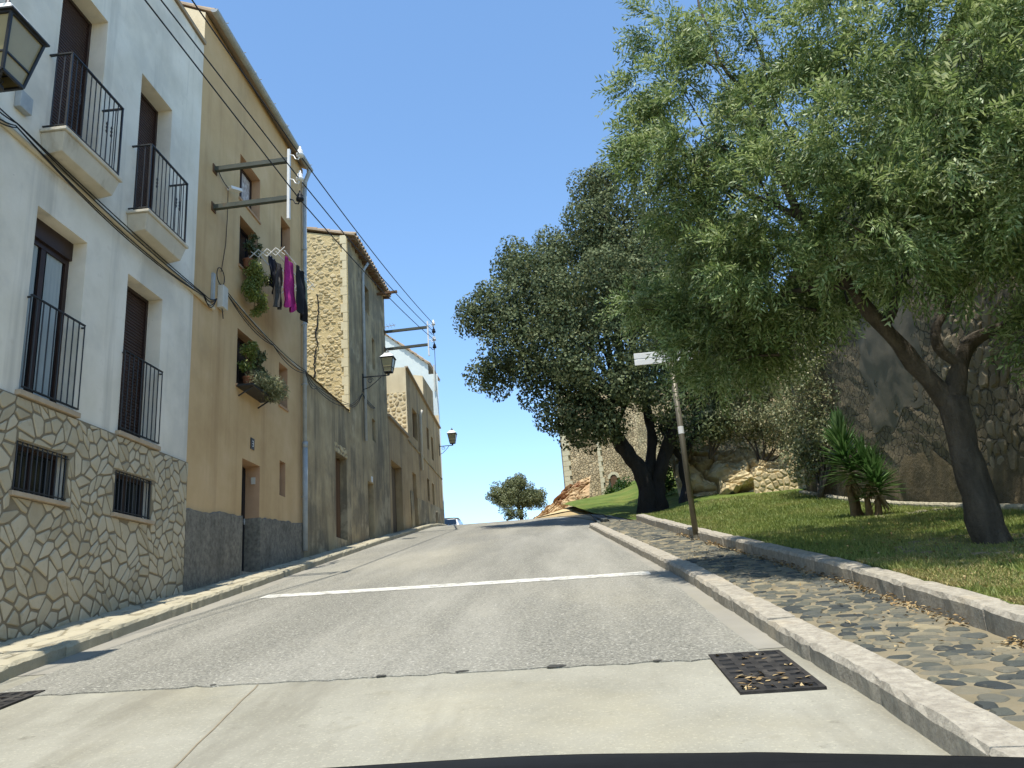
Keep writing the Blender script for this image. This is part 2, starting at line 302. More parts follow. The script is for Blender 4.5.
# ------------------------------------------------------------------ terrain
def sm(a, b, x):
    t = np.clip((x - a) / (b - a), 0, 1); return t * t * (3 - 2 * t)
SL = 0.1596
def prof(s):
    s = np.asarray(s, float)
    u = np.clip(s - 33.5, 0, 10)
    z = -1.367 + SL * np.minimum(s, 33.5) + SL * u - SL * u * u / 20
    lo = np.clip(-12 - s, 0, None)
    return z + SL * lo * 0.9
def base(X, Y): return prof(np.asarray(Y, float) - 0.0512 * np.clip(X, -12, 12))
def pl(pts, y):
    xs = [p[0] for p in pts]; ys = [p[1] for p in pts]; return np.interp(y, ys, xs)
KL = [(-4.85, -4), (-5.0, 3), (-5.15, 7), (-5.37, 10), (-5.6, 16.5), (-5.8, 24), (-5.9, 36), (-6.0, 41)]
KR = [(1.66, -4), (1.62, 5), (1.52, 7), (1.42, 11), (1.12, 16), (0.80, 21), (0.60, 24.6)]
KI = [(2.8, -4), (2.8, 9), (2.62, 12), (2.42, 15.4), (2.2, 20), (2.02, 24.6)]
def mound(X, Y):
    X = np.asarray(X, float); Y = np.asarray(Y, float)
    m = 0.03 * np.clip(X - 2.5, 0, 8) + 0.38 * sm(20, 30, Y) * sm(2.5, 4.8, X)
    m = m + sm(31, 56, Y) * (2.1 + 0.2 * np.clip(X, -2, 12)) * sm(-3.8, 0.3, X)
    return m
def lawnz(X, Y):
    return base(X, Y) + mound(X, Y) + 0.27 - 0.09 * sm(9, 20, Y)
def groundz(X, Y): return base(X, Y) + mound(X, Y) - 0.16

gx = np.concatenate([-np.geomspace(14, 900, 14)[::-1], np.arange(-12, 13, 1.0), np.geomspace(14, 900, 14)])
gy = np.concatenate([-np.geomspace(16, 900, 12)[::-1], np.arange(-14, 64, 1.0), np.geomspace(66, 1500, 16)])
mb = MB(); XX, YY = np.meshgrid(gx, gy, indexing='ij'); ZZ = groundz(XX, YY) - 0.25 * (YY < 34)
mb.add(np.stack([XX, YY, ZZ], -1).reshape(-1, 3), [(i * len(gy) + j, (i + 1) * len(gy) + j, (i + 1) * len(gy) + j + 1, i * len(gy) + j + 1) for i in range(len(gx) - 1) for j in range(len(gy) - 1)])
struct(mb.build('ground', 'earth', smooth=True))

def strip(name, m, xa, xb, ys, dz, nx=1, zf=base):
    mb = MB(); vs = []
    for y in ys:
        a, b = xa(y), xb(y)
        for i in range(nx + 1):
            x = a + (b - a) * i / nx; vs.append((x, y, float(zf(x, y)) + dz))
    fs = [(j * (nx + 1) + i, j * (nx + 1) + i + 1, (j + 1) * (nx + 1) + i + 1, (j + 1) * (nx + 1) + i) for j in range(len(ys) - 1) for i in range(nx)]
    mb.add(vs, fs); return struct(mb.build(name, m, smooth=True))
kl = lambda y: float(pl(KL, y)); kr = lambda y: float(pl(KR, y)); ki = lambda y: float(pl(KI, y))
# concrete apron, then asphalt with a ragged front edge lying on it
strip('concrete_apron', 'concrete', lambda y: kl(y) - 0.02, lambda y: kr(y) + 0.02, np.arange(-6, 8.01, 0.5), 0.0, 6)
mb = MB(); n = 90; rows = [6.4] + list(np.arange(7.5, 60.01, 0.75)); vs = []
for r, y in enumerate(rows):
    for i in range(n + 1):
        t = i / n
        yy = y
        if r == 0: yy = 6.55 - 0.3 * t + 0.05 * mnoise.noise((t * 40, 0, 0)) + 0.03 * mnoise.noise((t * 130, 3, 0))
        far = max(0.0, (yy - 36) / 24)
        a = (kl(yy) + 0.30 if yy < 12 else kl(yy) + 0.30 * max(0.25, 1 - (yy - 12) / 16)) - 14 * max(0, yy - 41.5) / 18
        b = (kr(yy) - 0.22 + (0.12 * min(1, max(0, (yy - 7) / 10)))) if yy < 24.6 else 0.6 + 0.35 * sm(24.6, 27, yy) - 1.9 * sm(27, 40, yy)
        x = a + (b - a) * t
        vs.append((x, yy, float(base(x, yy)) + 0.009))
fs = [(j * (n + 1) + i, j * (n + 1) + i + 1, (j + 1) * (n + 1) + i + 1, (j + 1) * (n + 1) + i) for j in range(len(rows) - 1) for i in range(n)]
mb.add(vs, fs)
for i in range(n):   # front lip
    a, b = vs[i], vs[i + 1]; mb.quad((a[0], a[1], a[2] - 0.012), (b[0], b[1], b[2] - 0.012), b, a)
struct(mb.build('road', 'asphalt', smooth=False))
strip('gutter', 'gutter', lambda y: kl(y) - 0.02, lambda y: kl(y) + 0.42 - 0.1 * sm(8, 25, y), np.arange(7.4, 36, 0.5), 0.004, 2)
strip('gutter', 'gutter', lambda y: kr(y) - 0.25 + 0.13 * sm(7, 20, y), lambda y: kr(y) + 0.02, np.arange(6.5, 24.6, 0.5), 0.004, 2)
# painted line across the road
mb = MB(); vs = []
for i in range(61):
    t = i / 60; x = -4.78 + 5.86 * t; y0 = 12.33 - 0.50 * t + 0.02 * mnoise.noise((t * 30, 0, 0))
    for yy in (y0 - 0.20 + 0.015 * mnoise.noise((t * 50, 1, 0)), y0 + 0.20 + 0.015 * mnoise.noise((t * 50, 5, 0))): vs.append((x, yy, float(base(x, yy)) + 0.014))
mb.add(vs, [(2 * i, 2 * i + 2, 2 * i + 3, 2 * i + 1) for i in range(60)])
struct(mb.build('road_line', 'paint'))
# broken chips along the asphalt's front edge
for (qx, qw) in ((-1.55, 0.05), (-0.92, 0.06), (-0.2, 0.08), (-2.9, 0.03), (0.55, 0.04)):
    qt = (qx + 4.85) / 6.2; qy = 6.52 - 0.3 * qt; mb = MB(); k = 9
    pts = [(qx + qw * (0.7 + 0.5 * random.random()) * math.cos(2 * math.pi * i / k), qy + 0.05 + qw * 0.7 * (0.6 + 0.6 * random.random()) * math.sin(2 * math.pi * i / k)) for i in range(k)]
    mb.add([(x, y, float(base(x, y)) + 0.0125) for x, y in pts], [tuple(range(k))]); struct(mb.build('road_chip', 'dark_asphalt'))
# dark joint in the apron
mb = MB(); vs = []
for i in range(21):
    t = i / 20; x = -2.52 + 0.42 * t + 0.01 * mnoise.noise((t * 9, 0, 0)); y = 6.42 - 2.9 * t
    for dx in (-0.006, 0.006): vs.append((x + dx, y, float(base(x, y)) + 0.004))
mb.add(vs, [(2 * i, 2 * i + 1, 2 * i + 3, 2 * i + 2) for i in range(20)]); struct(mb.build('road_joint', 'clad_mortar'))

# ---- polygon (Voronoi) stones
def vor_cells(pts, bbox, gap, keep=None):
    pts = np.asarray(pts); cells = []
    for i, p in enumerate(pts):
        if keep is not None and not keep(p): continue
        d = np.hypot(*(pts - p).T); idx = np.argsort(d)[1:19]
        poly = [(bbox[0], bbox[2]), (bbox[1], bbox[2]), (bbox[1], bbox[3]), (bbox[0], bbox[3])]
        for j in idx:
            q = pts[j]; nv = (q - p) / d[j]; lim = d[j] / 2 - gap / 2
            out = []
            for k in range(len(poly)):
                a, b = poly[k], poly[(k + 1) % len(poly)]
                da = (a[0] - p[0]) * nv[0] + (a[1] - p[1]) * nv[1] - lim; db = (b[0] - p[0]) * nv[0] + (b[1] - p[1]) * nv[1] - lim
                if da <= 0: out.append(a)
                if (da < 0) != (db < 0) and da != db:
                    t = da / (da - db); out.append((a[0] + (b[0] - a[0]) * t, a[1] + (b[1] - a[1]) * t))
            poly = out
            if len(poly) < 3: break
        if len(poly) >= 3:
            cells.append(poly)
    return cells
def scatter(w, h, dens, dmin, rs):
    n = int(w * h * dens); P = []
    cell = dmin; G = {}
    tries = 0
    while len(P) < n and tries < n * 30:
        tries += 1; p = (rs.rand() * w, rs.rand() * h); k = (int(p[0] / cell), int(p[1] / cell)); ok = True
        for a in (-1, 0, 1):
            for b in (-1, 0, 1):
                for q in G.get((k[0] + a, k[1] + b), ()):
                    if (p[0] - q[0]) ** 2 + (p[1] - q[1]) ** 2 < dmin * dmin: ok = False
        if ok: P.append(p); G.setdefault(k, []).append(p)
    return np.array(P)
def chaikin(poly, it=1, c=0.25):
    for _ in range(it):
        o = []
        for k in range(len(poly)):
            a, b = poly[k], poly[(k + 1) % len(poly)]
            o += [(a[0] + (b[0] - a[0]) * c, a[1] + (b[1] - a[1]) * c), (a[0] + (b[0] - a[0]) * (1 - c), a[1] + (b[1] - a[1]) * (1 - c))]
        poly = o
    return poly
def stones(mb, cells, place, h0, h1, rnd, rs, inset=0.012, mi=0, it=1, c=0.18):
    """place(u,v,h) -> 3D"""
    for poly in cells:
        poly = chaikin(poly, it, c)
        cx = sum(p[0] for p in poly) / len(poly); cy = sum(p[1] for p in poly) / len(poly)
        h = h1 + rnd * (rs.rand() - 0.5); tx, ty = (rs.rand(2) - 0.5) * rnd * 3
        size = max(0.02, max(math.hypot(p[0] - cx, p[1] - cy) for p in poly)); k = 1 - min(0.5, inset / size); k2 = 1 - min(0.8, 3.2 * inset / size)
        r0 = [place(p[0], p[1], h0) for p in poly]
        r1 = [place(cx + (p[0] - cx) * (0.5 + k / 2), cy + (p[1] - cy) * (0.5 + k / 2), h - 0.4 * (h - h0) + tx * (p[0] - cx) + ty * (p[1] - cy)) for p in poly]
        r2 = [place(cx + (p[0] - cx) * k2, cy + (p[1] - cy) * k2, h + tx * (p[0] - cx) + ty * (p[1] - cy)) for p in poly]
        n = len(poly); mb.add(r0 + r1 + r2, [(i, (i + 1) % n, n + (i + 1) % n, n + i) for i in range(n)] + [(n + i, n + (i + 1) % n, 2 * n + (i + 1) % n, 2 * n + i) for i in range(n)] + [tuple(range(2 * n, 3 * n))], mi)

# ---- cobbled footpath on the right
def fpz(x, y): return base(x, y) + 0.125
rs = np.random.RandomState(3)
mb = MB(); ys = np.arange(-4, 25.01, 0.5)
vs = []
for y in ys:
    a, b = kr(y) + 0.2, ki(y) + 0.05
    for i in range(4): x = a + (b - a) * i / 3; vs.append((x, y, float(fpz(x, y)) - 0.006))
mb.add(vs, [(4 * j + i, 4 * j + i + 1, 4 * j + i + 5, 4 * j + i + 4) for j in range(len(ys) - 1) for i in range(3)], 1)
P = scatter(2.0, 21.5 / 0.62, 31, 0.125, rs)     # (across, along) with along squeezed so stones lie crosswise
P2 = np.stack([P[:, 0] * 1.0 + 0.9, P[:, 1] * 0.62 + 3.4], 1)
Q = np.stack([P2[:, 0], P2[:, 1] / 0.62], 1)
cells = vor_cells(Q, (0, 4, 3, 60), 0.038, keep=lambda p: kr(p[1] * 0.62) + 0.27 < p[0] < ki(p[1] * 0.62))
cells = [[(min(max(p[0], kr(p[1] * 0.62) + 0.285), ki(p[1] * 0.62) - 0.012), p[1]) for p in c] for c in cells]
cells = [c for c in cells if max(p[0] for p in c) - min(p[0] for p in c) > 0.05]
cells = [c for c in cells if rs.rand() < 0.96]
stones(mb, cells, lambda u, v, h: (u, v * 0.62, float(fpz(u, v * 0.62)) + h), -0.02, 0.006, 0.008, rs, inset=0.007, it=1, c=0.2)
struct(mb.build('footpath', ['cobble', 'cobble_mortar']))
# paved apron past the footpath's end, under the oak
mb = MB(); vs = []; ys = np.arange(24.4, 42.01, 0.6)
def lawn_edge(y): return float(np.interp(y, [24.4, 27, 30, 34, 38, 42, 47, 51], [2.05, 1.75, 1.35, 0.75, 0.1, -0.3, 0.4, 1.6]))
for y in ys:
    a = 0.62 + 0.33 * float(sm(24.6, 27, y)) - 1.9 * float(sm(27, 40, y)); b = lawn_edge(y) + 0.25
    for i in range(4): x = a + (b - a) * i / 3; vs.append((x, y, float(base(x, y)) + 0.125 - 0.10 * float(sm(24.4, 26.5, y)) + (0.02 * i / 3)))
mb.add(vs, [(4 * j + i, 4 * j + i + 1, 4 * j + i + 5, 4 * j + i + 4) for j in range(len(ys) - 1) for i in range(3)])
struct(mb.build('footpath', 'cobble_mortar', smooth=True))

# ---- kerbs: rows of single stones
def kerb(xf, y0, y1, wd, h0, h1, m, side, rs, lmin=0.8, lmax=1.3, name='kerb', zf=base):
    mb = MB(); y = y0
    while y < y1:
        L = min(lmin + (lmax - lmin) * rs.rand(), y1 - y + 0.01); ya, yb = y + 0.008, y + L - 0.008
        nseg = 9; dx = 0.018 * (rs.rand() - 0.5); dh = 0.012 * (rs.rand() - 0.5); secs = []
        for k in range(nseg + 1):
            yy = ya + (yb - ya) * k / nseg; x = xf(yy) + dx; z = float(zf(x, yy))
            e = 0.012 if k in (0, nseg) else 0.0; r = lambda: 0.014 * (rs.rand() - 0.5)
            xs = [0.0 + e, 0.004 + e + r(), 0.03 + r(), wd - 0.02, wd]; zs = [h0 - 0.1, h1 - 0.035 + dh + r(), h1 + dh - e + r(), h1 + dh - e + r() * 0.6, h1 - 0.15]
            secs.append([(x + side * xs[q], yy, z + zs[q]) for q in range(5)])
        vs = [p for s_ in secs for p in s_]
        fs = [(5 * k + q, 5 * k + q + 1, 5 * k + q + 6, 5 * k + q + 5) for k in range(nseg) for q in range(4)] + [(0, 1, 2, 3, 4), tuple(5 * nseg + q for q in range(5))]
        mb.add(vs, fs); y += L
    return struct(mb.build(name, m, bevel=0))
rs = np.random.RandomState(5)
kerb(kr, -4, 24.6, 0.27, 0, 0.14, 'kerb', 1, rs)
kerb(ki, -4, 24.6, 0.24, 0.1, 0.30, 'kerb', 1, rs, 1.0, 1.8)
kerb(kl, -4, 40, 0.22, 0, 0.14, 'kerb_pale', -1, rs, 0.9, 1.2)
# left pavement of irregular pale flags
def spz(x, y): return base(x, y) + 0.13
mb = MB(); ys = np.arange(-4, 42, 0.6); vs = []
for y in ys:
    for x in (-6.32, kl(y) - 0.15): vs.append((x, y, float(spz(x, y)) - 0.004))
mb.add(vs, [(2 * j, 2 * j + 1, 2 * j + 3, 2 * j + 2) for j in range(len(ys) - 1)], 1)
P = scatter(1.5, 24, 11, 0.22, rs); P = P + np.array([-6.45, 3.5])
stones(mb, vor_cells(P, (-6.3, -4.8, 3, 28), 0.022, keep=lambda p: -6.3 < p[0] < kl(p[1]) - 0.24), lambda u, v, h: (u, v, float(spz(u, v)) + h), -0.02, 0.008, 0.008, rs, inset=0.012)
struct(mb.build('pavement', ['flag', 'flag_mortar']))

# ---- lawn
def ledge(y): return ki(y) + 0.2 if y < 24.6 else lawn_edge(y)
mb = MB(); vs = []; ys = list(np.arange(-4, 52.01, 0.5)); nx = 30
for y in ys:
    a = ledge(y); b = 7.5 if y < 26 else 7.5 + 4.5 * float(sm(26, 30, y))
    for i in range(nx + 1):
        x = a + (b - a) * i / nx; lip = 0.05 * float(sm(0, 0.5, x - a)) - 0.05
        vs.append((x, y, float(lawnz(x, y)) + lip + 0.02 * mnoise.noise((x, y, 0))))
mb.add(vs, [(j * (nx + 1) + i, j * (nx + 1) + i + 1, (j + 1) * (nx + 1) + i + 1, (j + 1) * (nx + 1) + i) for j in range(len(ys) - 1) for i in range(nx)])
struct(mb.build('lawn', 'lawn', smooth=True))
# sandy path along the upper lawn's edge
strip('path', 'sand', lambda y: lawn_edge(y) - 1.5, lambda y: lawn_edge(y) + 0.15, np.arange(38, 51, 0.5), -0.11, 3, zf=lambda x, y: base(x, y) + mound(x, y))

def leaf_mesh(name, P, D, N, Ls, Ws, mats, parent=None, origin=None, mi=None, bend=0.0):
    P = np.asarray(P, float); n = len(P)
    D = D / np.linalg.norm(D, axis=1, keepdims=True)
    S = np.cross(D, N); S /= (np.linalg.norm(S, axis=1, keepdims=True) + 1e-9)
    o3 = np.array(ORG[parent.name] if parent else (origin if origin is not None else (0, 0, 0)), float)
    Ls = np.broadcast_to(np.asarray(Ls, float), (n,))[:, None]; Ws = np.broadcast_to(np.asarray(Ws, float), (n,))[:, None]
    N2 = np.cross(S, D)
    v = np.stack([P - D * Ls / 2, P + S * Ws / 2 + D * Ls * 0.05 + N2 * bend * Ls, P + D * Ls / 2, P - S * Ws / 2 + D * Ls * 0.05 + N2 * bend * Ls], 1).reshape(-1, 3) - o3
    me = bpy.data.meshes.new(name); me.vertices.add(4 * n); me.vertices.foreach_set('co', v.ravel())
    me.loops.add(4 * n); me.loops.foreach_set('vertex_index', np.arange(4 * n, dtype=np.int32))
    me.polygons.add(n); me.polygons.foreach_set('loop_start', np.arange(0, 4 * n, 4, dtype=np.int32)); me.polygons.foreach_set('loop_total', np.full(n, 4, np.int32))
    for m in (mats if isinstance(mats, (list, tuple)) else [mats]): me.materials.append(M[m])
    if mi is not None: me.polygons.foreach_set('material_index', np.asarray(mi, np.int32))
    me.update(calc_edges=True); me.validate()
    return link(name, me, parent, o3)
def rnd_dir(n, rs):
    v = rs.normal(size=(n, 3)); return v / np.linalg.norm(v, axis=1, keepdims=True)

# grass blades (uncountable)
rs = np.random.RandomState(9)
def grass_pts(n, y0, y1, pw):
    y = y0 + (y1 - y0) * rs.rand(n) ** pw
    a = np.array([ledge(t) for t in y]); x = a + 0.02 + (np.where(y < 26, 7.3, 9) - a) * rs.rand(n); return x, y
x1, y1 = grass_pts(110000, 4.5, 26, 1.8)
z1 = lawnz(x1, y1) + 0.01; n = len(x1)
D = rnd_dir(n, rs) * 0.55; D[:, 2] = 0.8
hgt = (0.035 + 0.03 * rs.rand(n)) * (1 + 0.05 * (y1 - 6))
gr = leaf_mesh('grass', np.stack([x1, y1, z1 + hgt * 0.3], 1), D, rnd_dir(n, rs), hgt, hgt * 0.16, 'grass')
struct(gr, 'stuff')
yd = 4.4 + 4.6 * rs.rand(26000) ** 1.2; ad = np.array([ledge(t) for t in yd]); xd = ad + 0.02 + 2.6 * rs.rand(26000) ** 1.7
kd = np.array([mnoise.noise((a * 1.1, b * 1.1, 3)) for a, b in zip(xd, yd)]) > -0.15
xd, yd = xd[kd], yd[kd]; n = len(xd); D = rnd_dir(n, rs) * 0.8; D[:, 2] = 0.6; hd = 0.035 + 0.03 * rs.rand(n)
struct(leaf_mesh('dry_grass', np.stack([xd, yd, lawnz(xd, yd) + 0.012 + hd * 0.3], 1), D, rnd_dir(n, rs), hd, hd * 0.16, 'straw'), 'stuff')
# dry leaves gathered against the inner kerb
n = 1000; yy = 4.3 + 13 * rs.rand(n) ** 1.3; off = np.abs(rs.normal(size=n)) * 0.06
keepm = np.array([mnoise.noise((0, t * 1.1, 0)) for t in yy]) > -0.28
xx = np.array([ki(t) for t in yy]) - 0.015 - off
yy, xx, off = yy[keepm], xx[keepm], off[keepm]; n = len(yy)
sx = 1.7 + 4.5 * rs.rand(500); sy = 5 + 9 * rs.rand(500); sz = np.where(sx > np.array([ki(t) + 0.25 for t in sy]), lawnz(sx, sy) + 0.05, fpz(sx, sy) + 0.02)
okm = (sx > np.array([kr(t) + 0.3 for t in sy])) & ((sx < np.array([ki(t) - 0.02 for t in sy])) | (sx > np.array([ki(t) + 0.3 for t in sy])))
PP = np.concatenate([np.stack([xx, yy, fpz(xx, yy) + 0.012 + 0.05 * np.exp(-off * 22) * rs.rand(n)], 1), np.stack([sx, sy, sz], 1)[okm]])
n = len(PP); D = rnd_dir(n, rs); D[:, 2] *= 0.25; N = rnd_dir(n, rs) * 0.5; N[:, 2] += 1
struct(leaf_mesh('fallen_leaves', PP, D, N, 0.032 + 0.03 * rs.rand(n), 0.016 + 0.012 * rs.rand(n), 'dryleaf', bend=0.12), 'stuff')

# ------------------------------------------------------------------ houses
XF = -6.3
def facade(mb, y0, y1, z0, z1, holes, d=0.3, mi=0, mr=0, xf=XF):
    ys = sorted({y0, y1, *[h[0] for h in holes], *[h[1] for h in holes]}); zs = sorted({z0, z1, *[h[2] for h in holes], *[h[3] for h in holes]})
    for i in range(len(ys) - 1):
        for j in range(len(zs) - 1):
            cy, cz = (ys[i] + ys[i + 1]) / 2, (zs[j] + zs[j + 1]) / 2
            if any(h[0] < cy < h[1] and h[2] < cz < h[3] for h in holes): continue
            mb.quad((xf, ys[i], zs[j]), (xf, ys[i + 1], zs[j]), (xf, ys[i + 1], zs[j + 1]), (xf, ys[i], zs[j + 1]), mi)
    for h in holes:
        a, b, c, e = h[:4]; dd = h[4] if len(h) > 4 else d
        mb.quad((xf, a, c), (xf, a, e), (xf - dd, a, e), (xf - dd, a, c), mr)
        mb.quad((xf, b, c), (xf - dd, b, c), (xf - dd, b, e), (xf, b, e), mr)
        mb.quad((xf, a, e), (xf, b, e), (xf - dd, b, e), (xf - dd, a, e), mr)
        mb.quad((xf, a, c), (xf - dd, a, c), (xf - dd, b, c), (xf, b, c), mr)
        mb.quad((xf - dd, a, c), (xf - dd, b, c), (xf - dd, b, e), (xf - dd, a, e), len_dark)
len_dark = 2
def shell(mb, y0, y1, z0, zf, zb, xb, mi=0, xf=XF, mi_side=None):
    """side, back walls: eave height zf at the street and zb at the back/ridge"""
    ms = mi if mi_side is None else mi_side
    for y in (y0, y1): mb.quad((xf, y, z0), (xb, y, z0), (xb, y, zb), (xf, y, zf), ms)
    mb.quad((xb, y0, z0), (xb, y1, z0), (xb, y1, zb), (xb, y0, zb), mi)
def roll_shutter(parent, y0, y1, z0, z1, x):
    mb = MB(); k = int((z1 - z0) / 0.05); h = (z1 - z0) / k
    for i in range(k):
        z = z0 + i * h
        mb.quad((x, y0, z), (x, y1, z), (x + 0.016, y1, z + h * 0.25), (x + 0.016, y0, z + h * 0.25))
        mb.quad((x + 0.016, y0, z + h * 0.25), (x + 0.016, y1, z + h * 0.25), (x + 0.014, y1, z + h * 0.8), (x + 0.014, y0, z + h * 0.8))
        mb.quad((x + 0.014, y0, z + h * 0.8), (x + 0.014, y1, z + h * 0.8), (x, y1, z + h), (x, y0, z + h))
    return mb.build('shutter', 'shutter', parent)
def frame_mb(y0, y1, z0, z1, x, w=0.07, t=0.06, mull=0):
    mb = MB(); mb.box(x - t, x, y0, y0 + w, z0, z1); mb.box(x - t, x, y1 - w, y1, z0, z1)
    mb.box(x - t, x, y0 + w, y1 - w, z1 - w, z1); mb.box(x - t, x, y0 + w, y1 - w, z0, z0 + w)
    for q in range(mull):
        yc = y0 + (y1 - y0) * (q + 1) / (mull + 1); mb.box(x - t, x - 0.004, yc - w * 0.6, yc + w * 0.6, z0 + w, z1 - w)
    return mb
def bars(mb, ax, a0, a1, fixed, z0, z1, step, r=0.007):
    k = max(1, round((a1 - a0) / step))
    for i in range(k + 1):
        t = a0 + (a1 - a0) * i / k
        p = (fixed, t) if ax == 'y' else (t, fixed)
        mb.tube([(p[0], p[1], z0), (p[0], p[1], z1)], r, 6)

# ---- white house
wh = thing('townhouse', 'white plastered townhouse with stone clad base and iron balconies', 'house', (-6.3, 8, 0), 'houses along the left pavement')
mb = MB()
W1 = (8.60, 9.65, 6.52, 9.24); W2 = (10.66, 11.68, 6.46, 9.10); W3 = (8.54, 9.60, 3.03, 5.48); W4 = (10.65, 11.70, 3.02, 5.49)
B1 = (8.56, 9.54, 1.85, 2.44); B2 = (10.62, 11.62, 1.86, 2.46)
facade(mb, 2.5, 12.75, -1.2, 11.36, [h + (0.32,) for h in (W1, W2, W3, W4)] + [h + (0.16,) for h in (B1, B2)], mi=0, mr=0)
shell(mb, 2.5, 12.75, -1.2, 11.36, 12.6, -10.5)
mb.build('wall', ['white', 'cream', 'dark'], wh)
rs = np.random.RandomState(21)
mb = MB()
lo_, hi_ = 2.5, 12.75
facade(mb, lo_, hi_, -1.2, 2.96, [B1 + (0.05,), B2 + (0.05,)], mi=1, mr=1, xf=XF + 0.03)
mb.f = [f for f, m in zip(mb.f, mb.m) if m != 2]; mb.m = [m for m in mb.m if m != 2]
mb.quad((XF + 0.03, lo_, 2.96), (XF + 0.03, hi_, 2.96), (XF - 0.01, hi_, 2.96), (XF - 0.01, lo_, 2.96), 1)
mb.quad((XF + 0.03, hi_, -1.2), (XF - 0.01, hi_, -1.2), (XF - 0.01, hi_, 2.96), (XF + 0.03, hi_, 2.96), 1)
P = scatter(6.4, 4.8, 30, 0.105, rs) + np.array([6.6, -1.55])
# shear patches so the pieces lean in different directions
def warp(p): return (p[0] + 0.075 * math.sin(p[1] * 6.1 + 1.1 * p[0]) , p[1] + 0.085 * math.sin(p[0] * 6.7 + 0.7))
cells = vor_cells(P, (6.5, 13.0, -1.5, 3.2), 0.030)
cells = [[(min(12.735, q[0]), min(2.945, q[1])) for q in (warp(p) for p in c)] for c in cells]
cells = [c for c in cells if max(p[0] for p in c) - min(p[0] for p in c) > 0.03 and max(p[1] for p in c) - min(p[1] for p in c) > 0.03]
hol = (B1, B2)
def clip_out(c):
    cx = sum(p[0] for p in c) / len(c); cy = sum(p[1] for p in c) / len(c)
    for h in hol:
        if any(h[0] - 0.015 < p[0] < h[1] + 0.015 and h[2] - 0.07 < p[1] < h[3] + 0.015 for p in c + [(cx, cy)]):
            o = []
            # push the polygon's points out of the opening towards the nearest side
            sd = min([(abs(cx - h[0]), 0), (abs(cx - h[1]), 1), (abs(cy - h[2]), 2), (abs(cy - h[3]), 3)])[1] if h[0] < cx < h[1] and h[2] < cy < h[3] else None
            if sd is not None and min(abs(cx - h[0]), abs(cx - h[1]), abs(cy - h[2]), abs(cy - h[3])) > 0.1: return None
            if sd is not None:
                cx, cy = [(h[0] - 1, cy), (h[1] + 1, cy), (cx, h[2] - 1), (cx, h[3] + 1)][sd]
            for p in c:
                x, y = p
                if cx <= h[0]: x = min(x, h[0] - 0.02)
                elif cx >= h[1]: x = max(x, h[1] + 0.02)
                elif cy <= h[2]: y = min(y, h[2] - 0.07)
                else: y = max(y, h[3] + 0.02)
                o.append((x, y))
            c = o
    return c
cells = [c for c in (clip_out(c) for c in cells) if c and max(p[0] for p in c) - min(p[0] for p in c) > 0.04 and max(p[1] for p in c) - min(p[1] for p in c) > 0.04]
stones(mb, cells, lambda u, v, h: (XF + 0.03 + h, u, v), -0.004, 0.014, 0.008, rs, inset=0.007, it=1, c=0.09)
mb.build('stone_cladding', ['clad', 'clad_mortar', 'dark'], wh)
def sub(o): return o
# upper shuttered windows with balconies
for (h, by0, by1, bz) in ((W1, 8.44, 9.72, 6.52), (W2, 10.50, 11.76, 6.46)):
    fr = frame_mb(h[0], h[1], h[2], h[3], XF - 0.26, 0.05).build('window', 'brown_frame', wh)
    roll_shutter(fr, h[0] + 0.05, h[1] - 0.05, h[2] + 0.04, h[3] - 0.04, XF - 0.30)
    xo = -5.97
    sb = MB(); sb.hexa([(XF + 0.002, by0 + 0.06, bz - 0.34), (xo - 0.06, by0 + 0.06, bz - 0.30), (xo - 0.06, by1 - 0.06, bz - 0.30), (XF + 0.002, by1 - 0.06, bz - 0.34)],
                       [(XF + 0.002, by0, bz - 0.05), (xo, by0, bz - 0.05), (xo, by1, bz - 0.05), (XF + 0.002, by1, bz - 0.05)])
    sb.box(XF + 0.002, xo + 0.03, by0 - 0.03, by1 + 0.03, bz - 0.047, bz)
    sl_ = sb.build('balcony', 'slab', wh, bevel=0.008)
    rb = MB(); zt = bz + 1.16; xr = xo - 0.02; a, b = by0 + 0.03, by1 - 0.03
    rb.bar((xr, a - 0.01, zt), (xr, b + 0.01, zt), 0.035, 0.02); rb.bar((xr, a, bz + 0.06), (xr, b, bz + 0.06), 0.025, 0.015)
    for yy in (a, b):
        rb.bar((XF, yy, zt), (xr, yy, zt), 0.035, 0.02); rb.bar((XF, yy, bz + 0.06), (xr, yy, bz + 0.06), 0.025, 0.015)
        bars(rb, 'x', XF + 0.10, xr - 0.10, yy, bz + 0.05, zt, 0.1, 0.008)
        rb.bar((xr, yy, bz), (xr, yy, zt), 0.026, 0.026)
    bars(rb, 'y', a, b, xr, bz + 0.05, zt, 0.115, 0.008)
    for yy in (a + 0.23, b - 0.345, b - 0.23):   # twisted ornament on some bars
        for q in range(3): rb.lathe((xr, yy, bz + 0.52 + 0.06 * q), [(0.008, 0), (0.018, 0.03), (0.008, 0.06)], 6)
    rb.build('railing', 'iron', sl_)
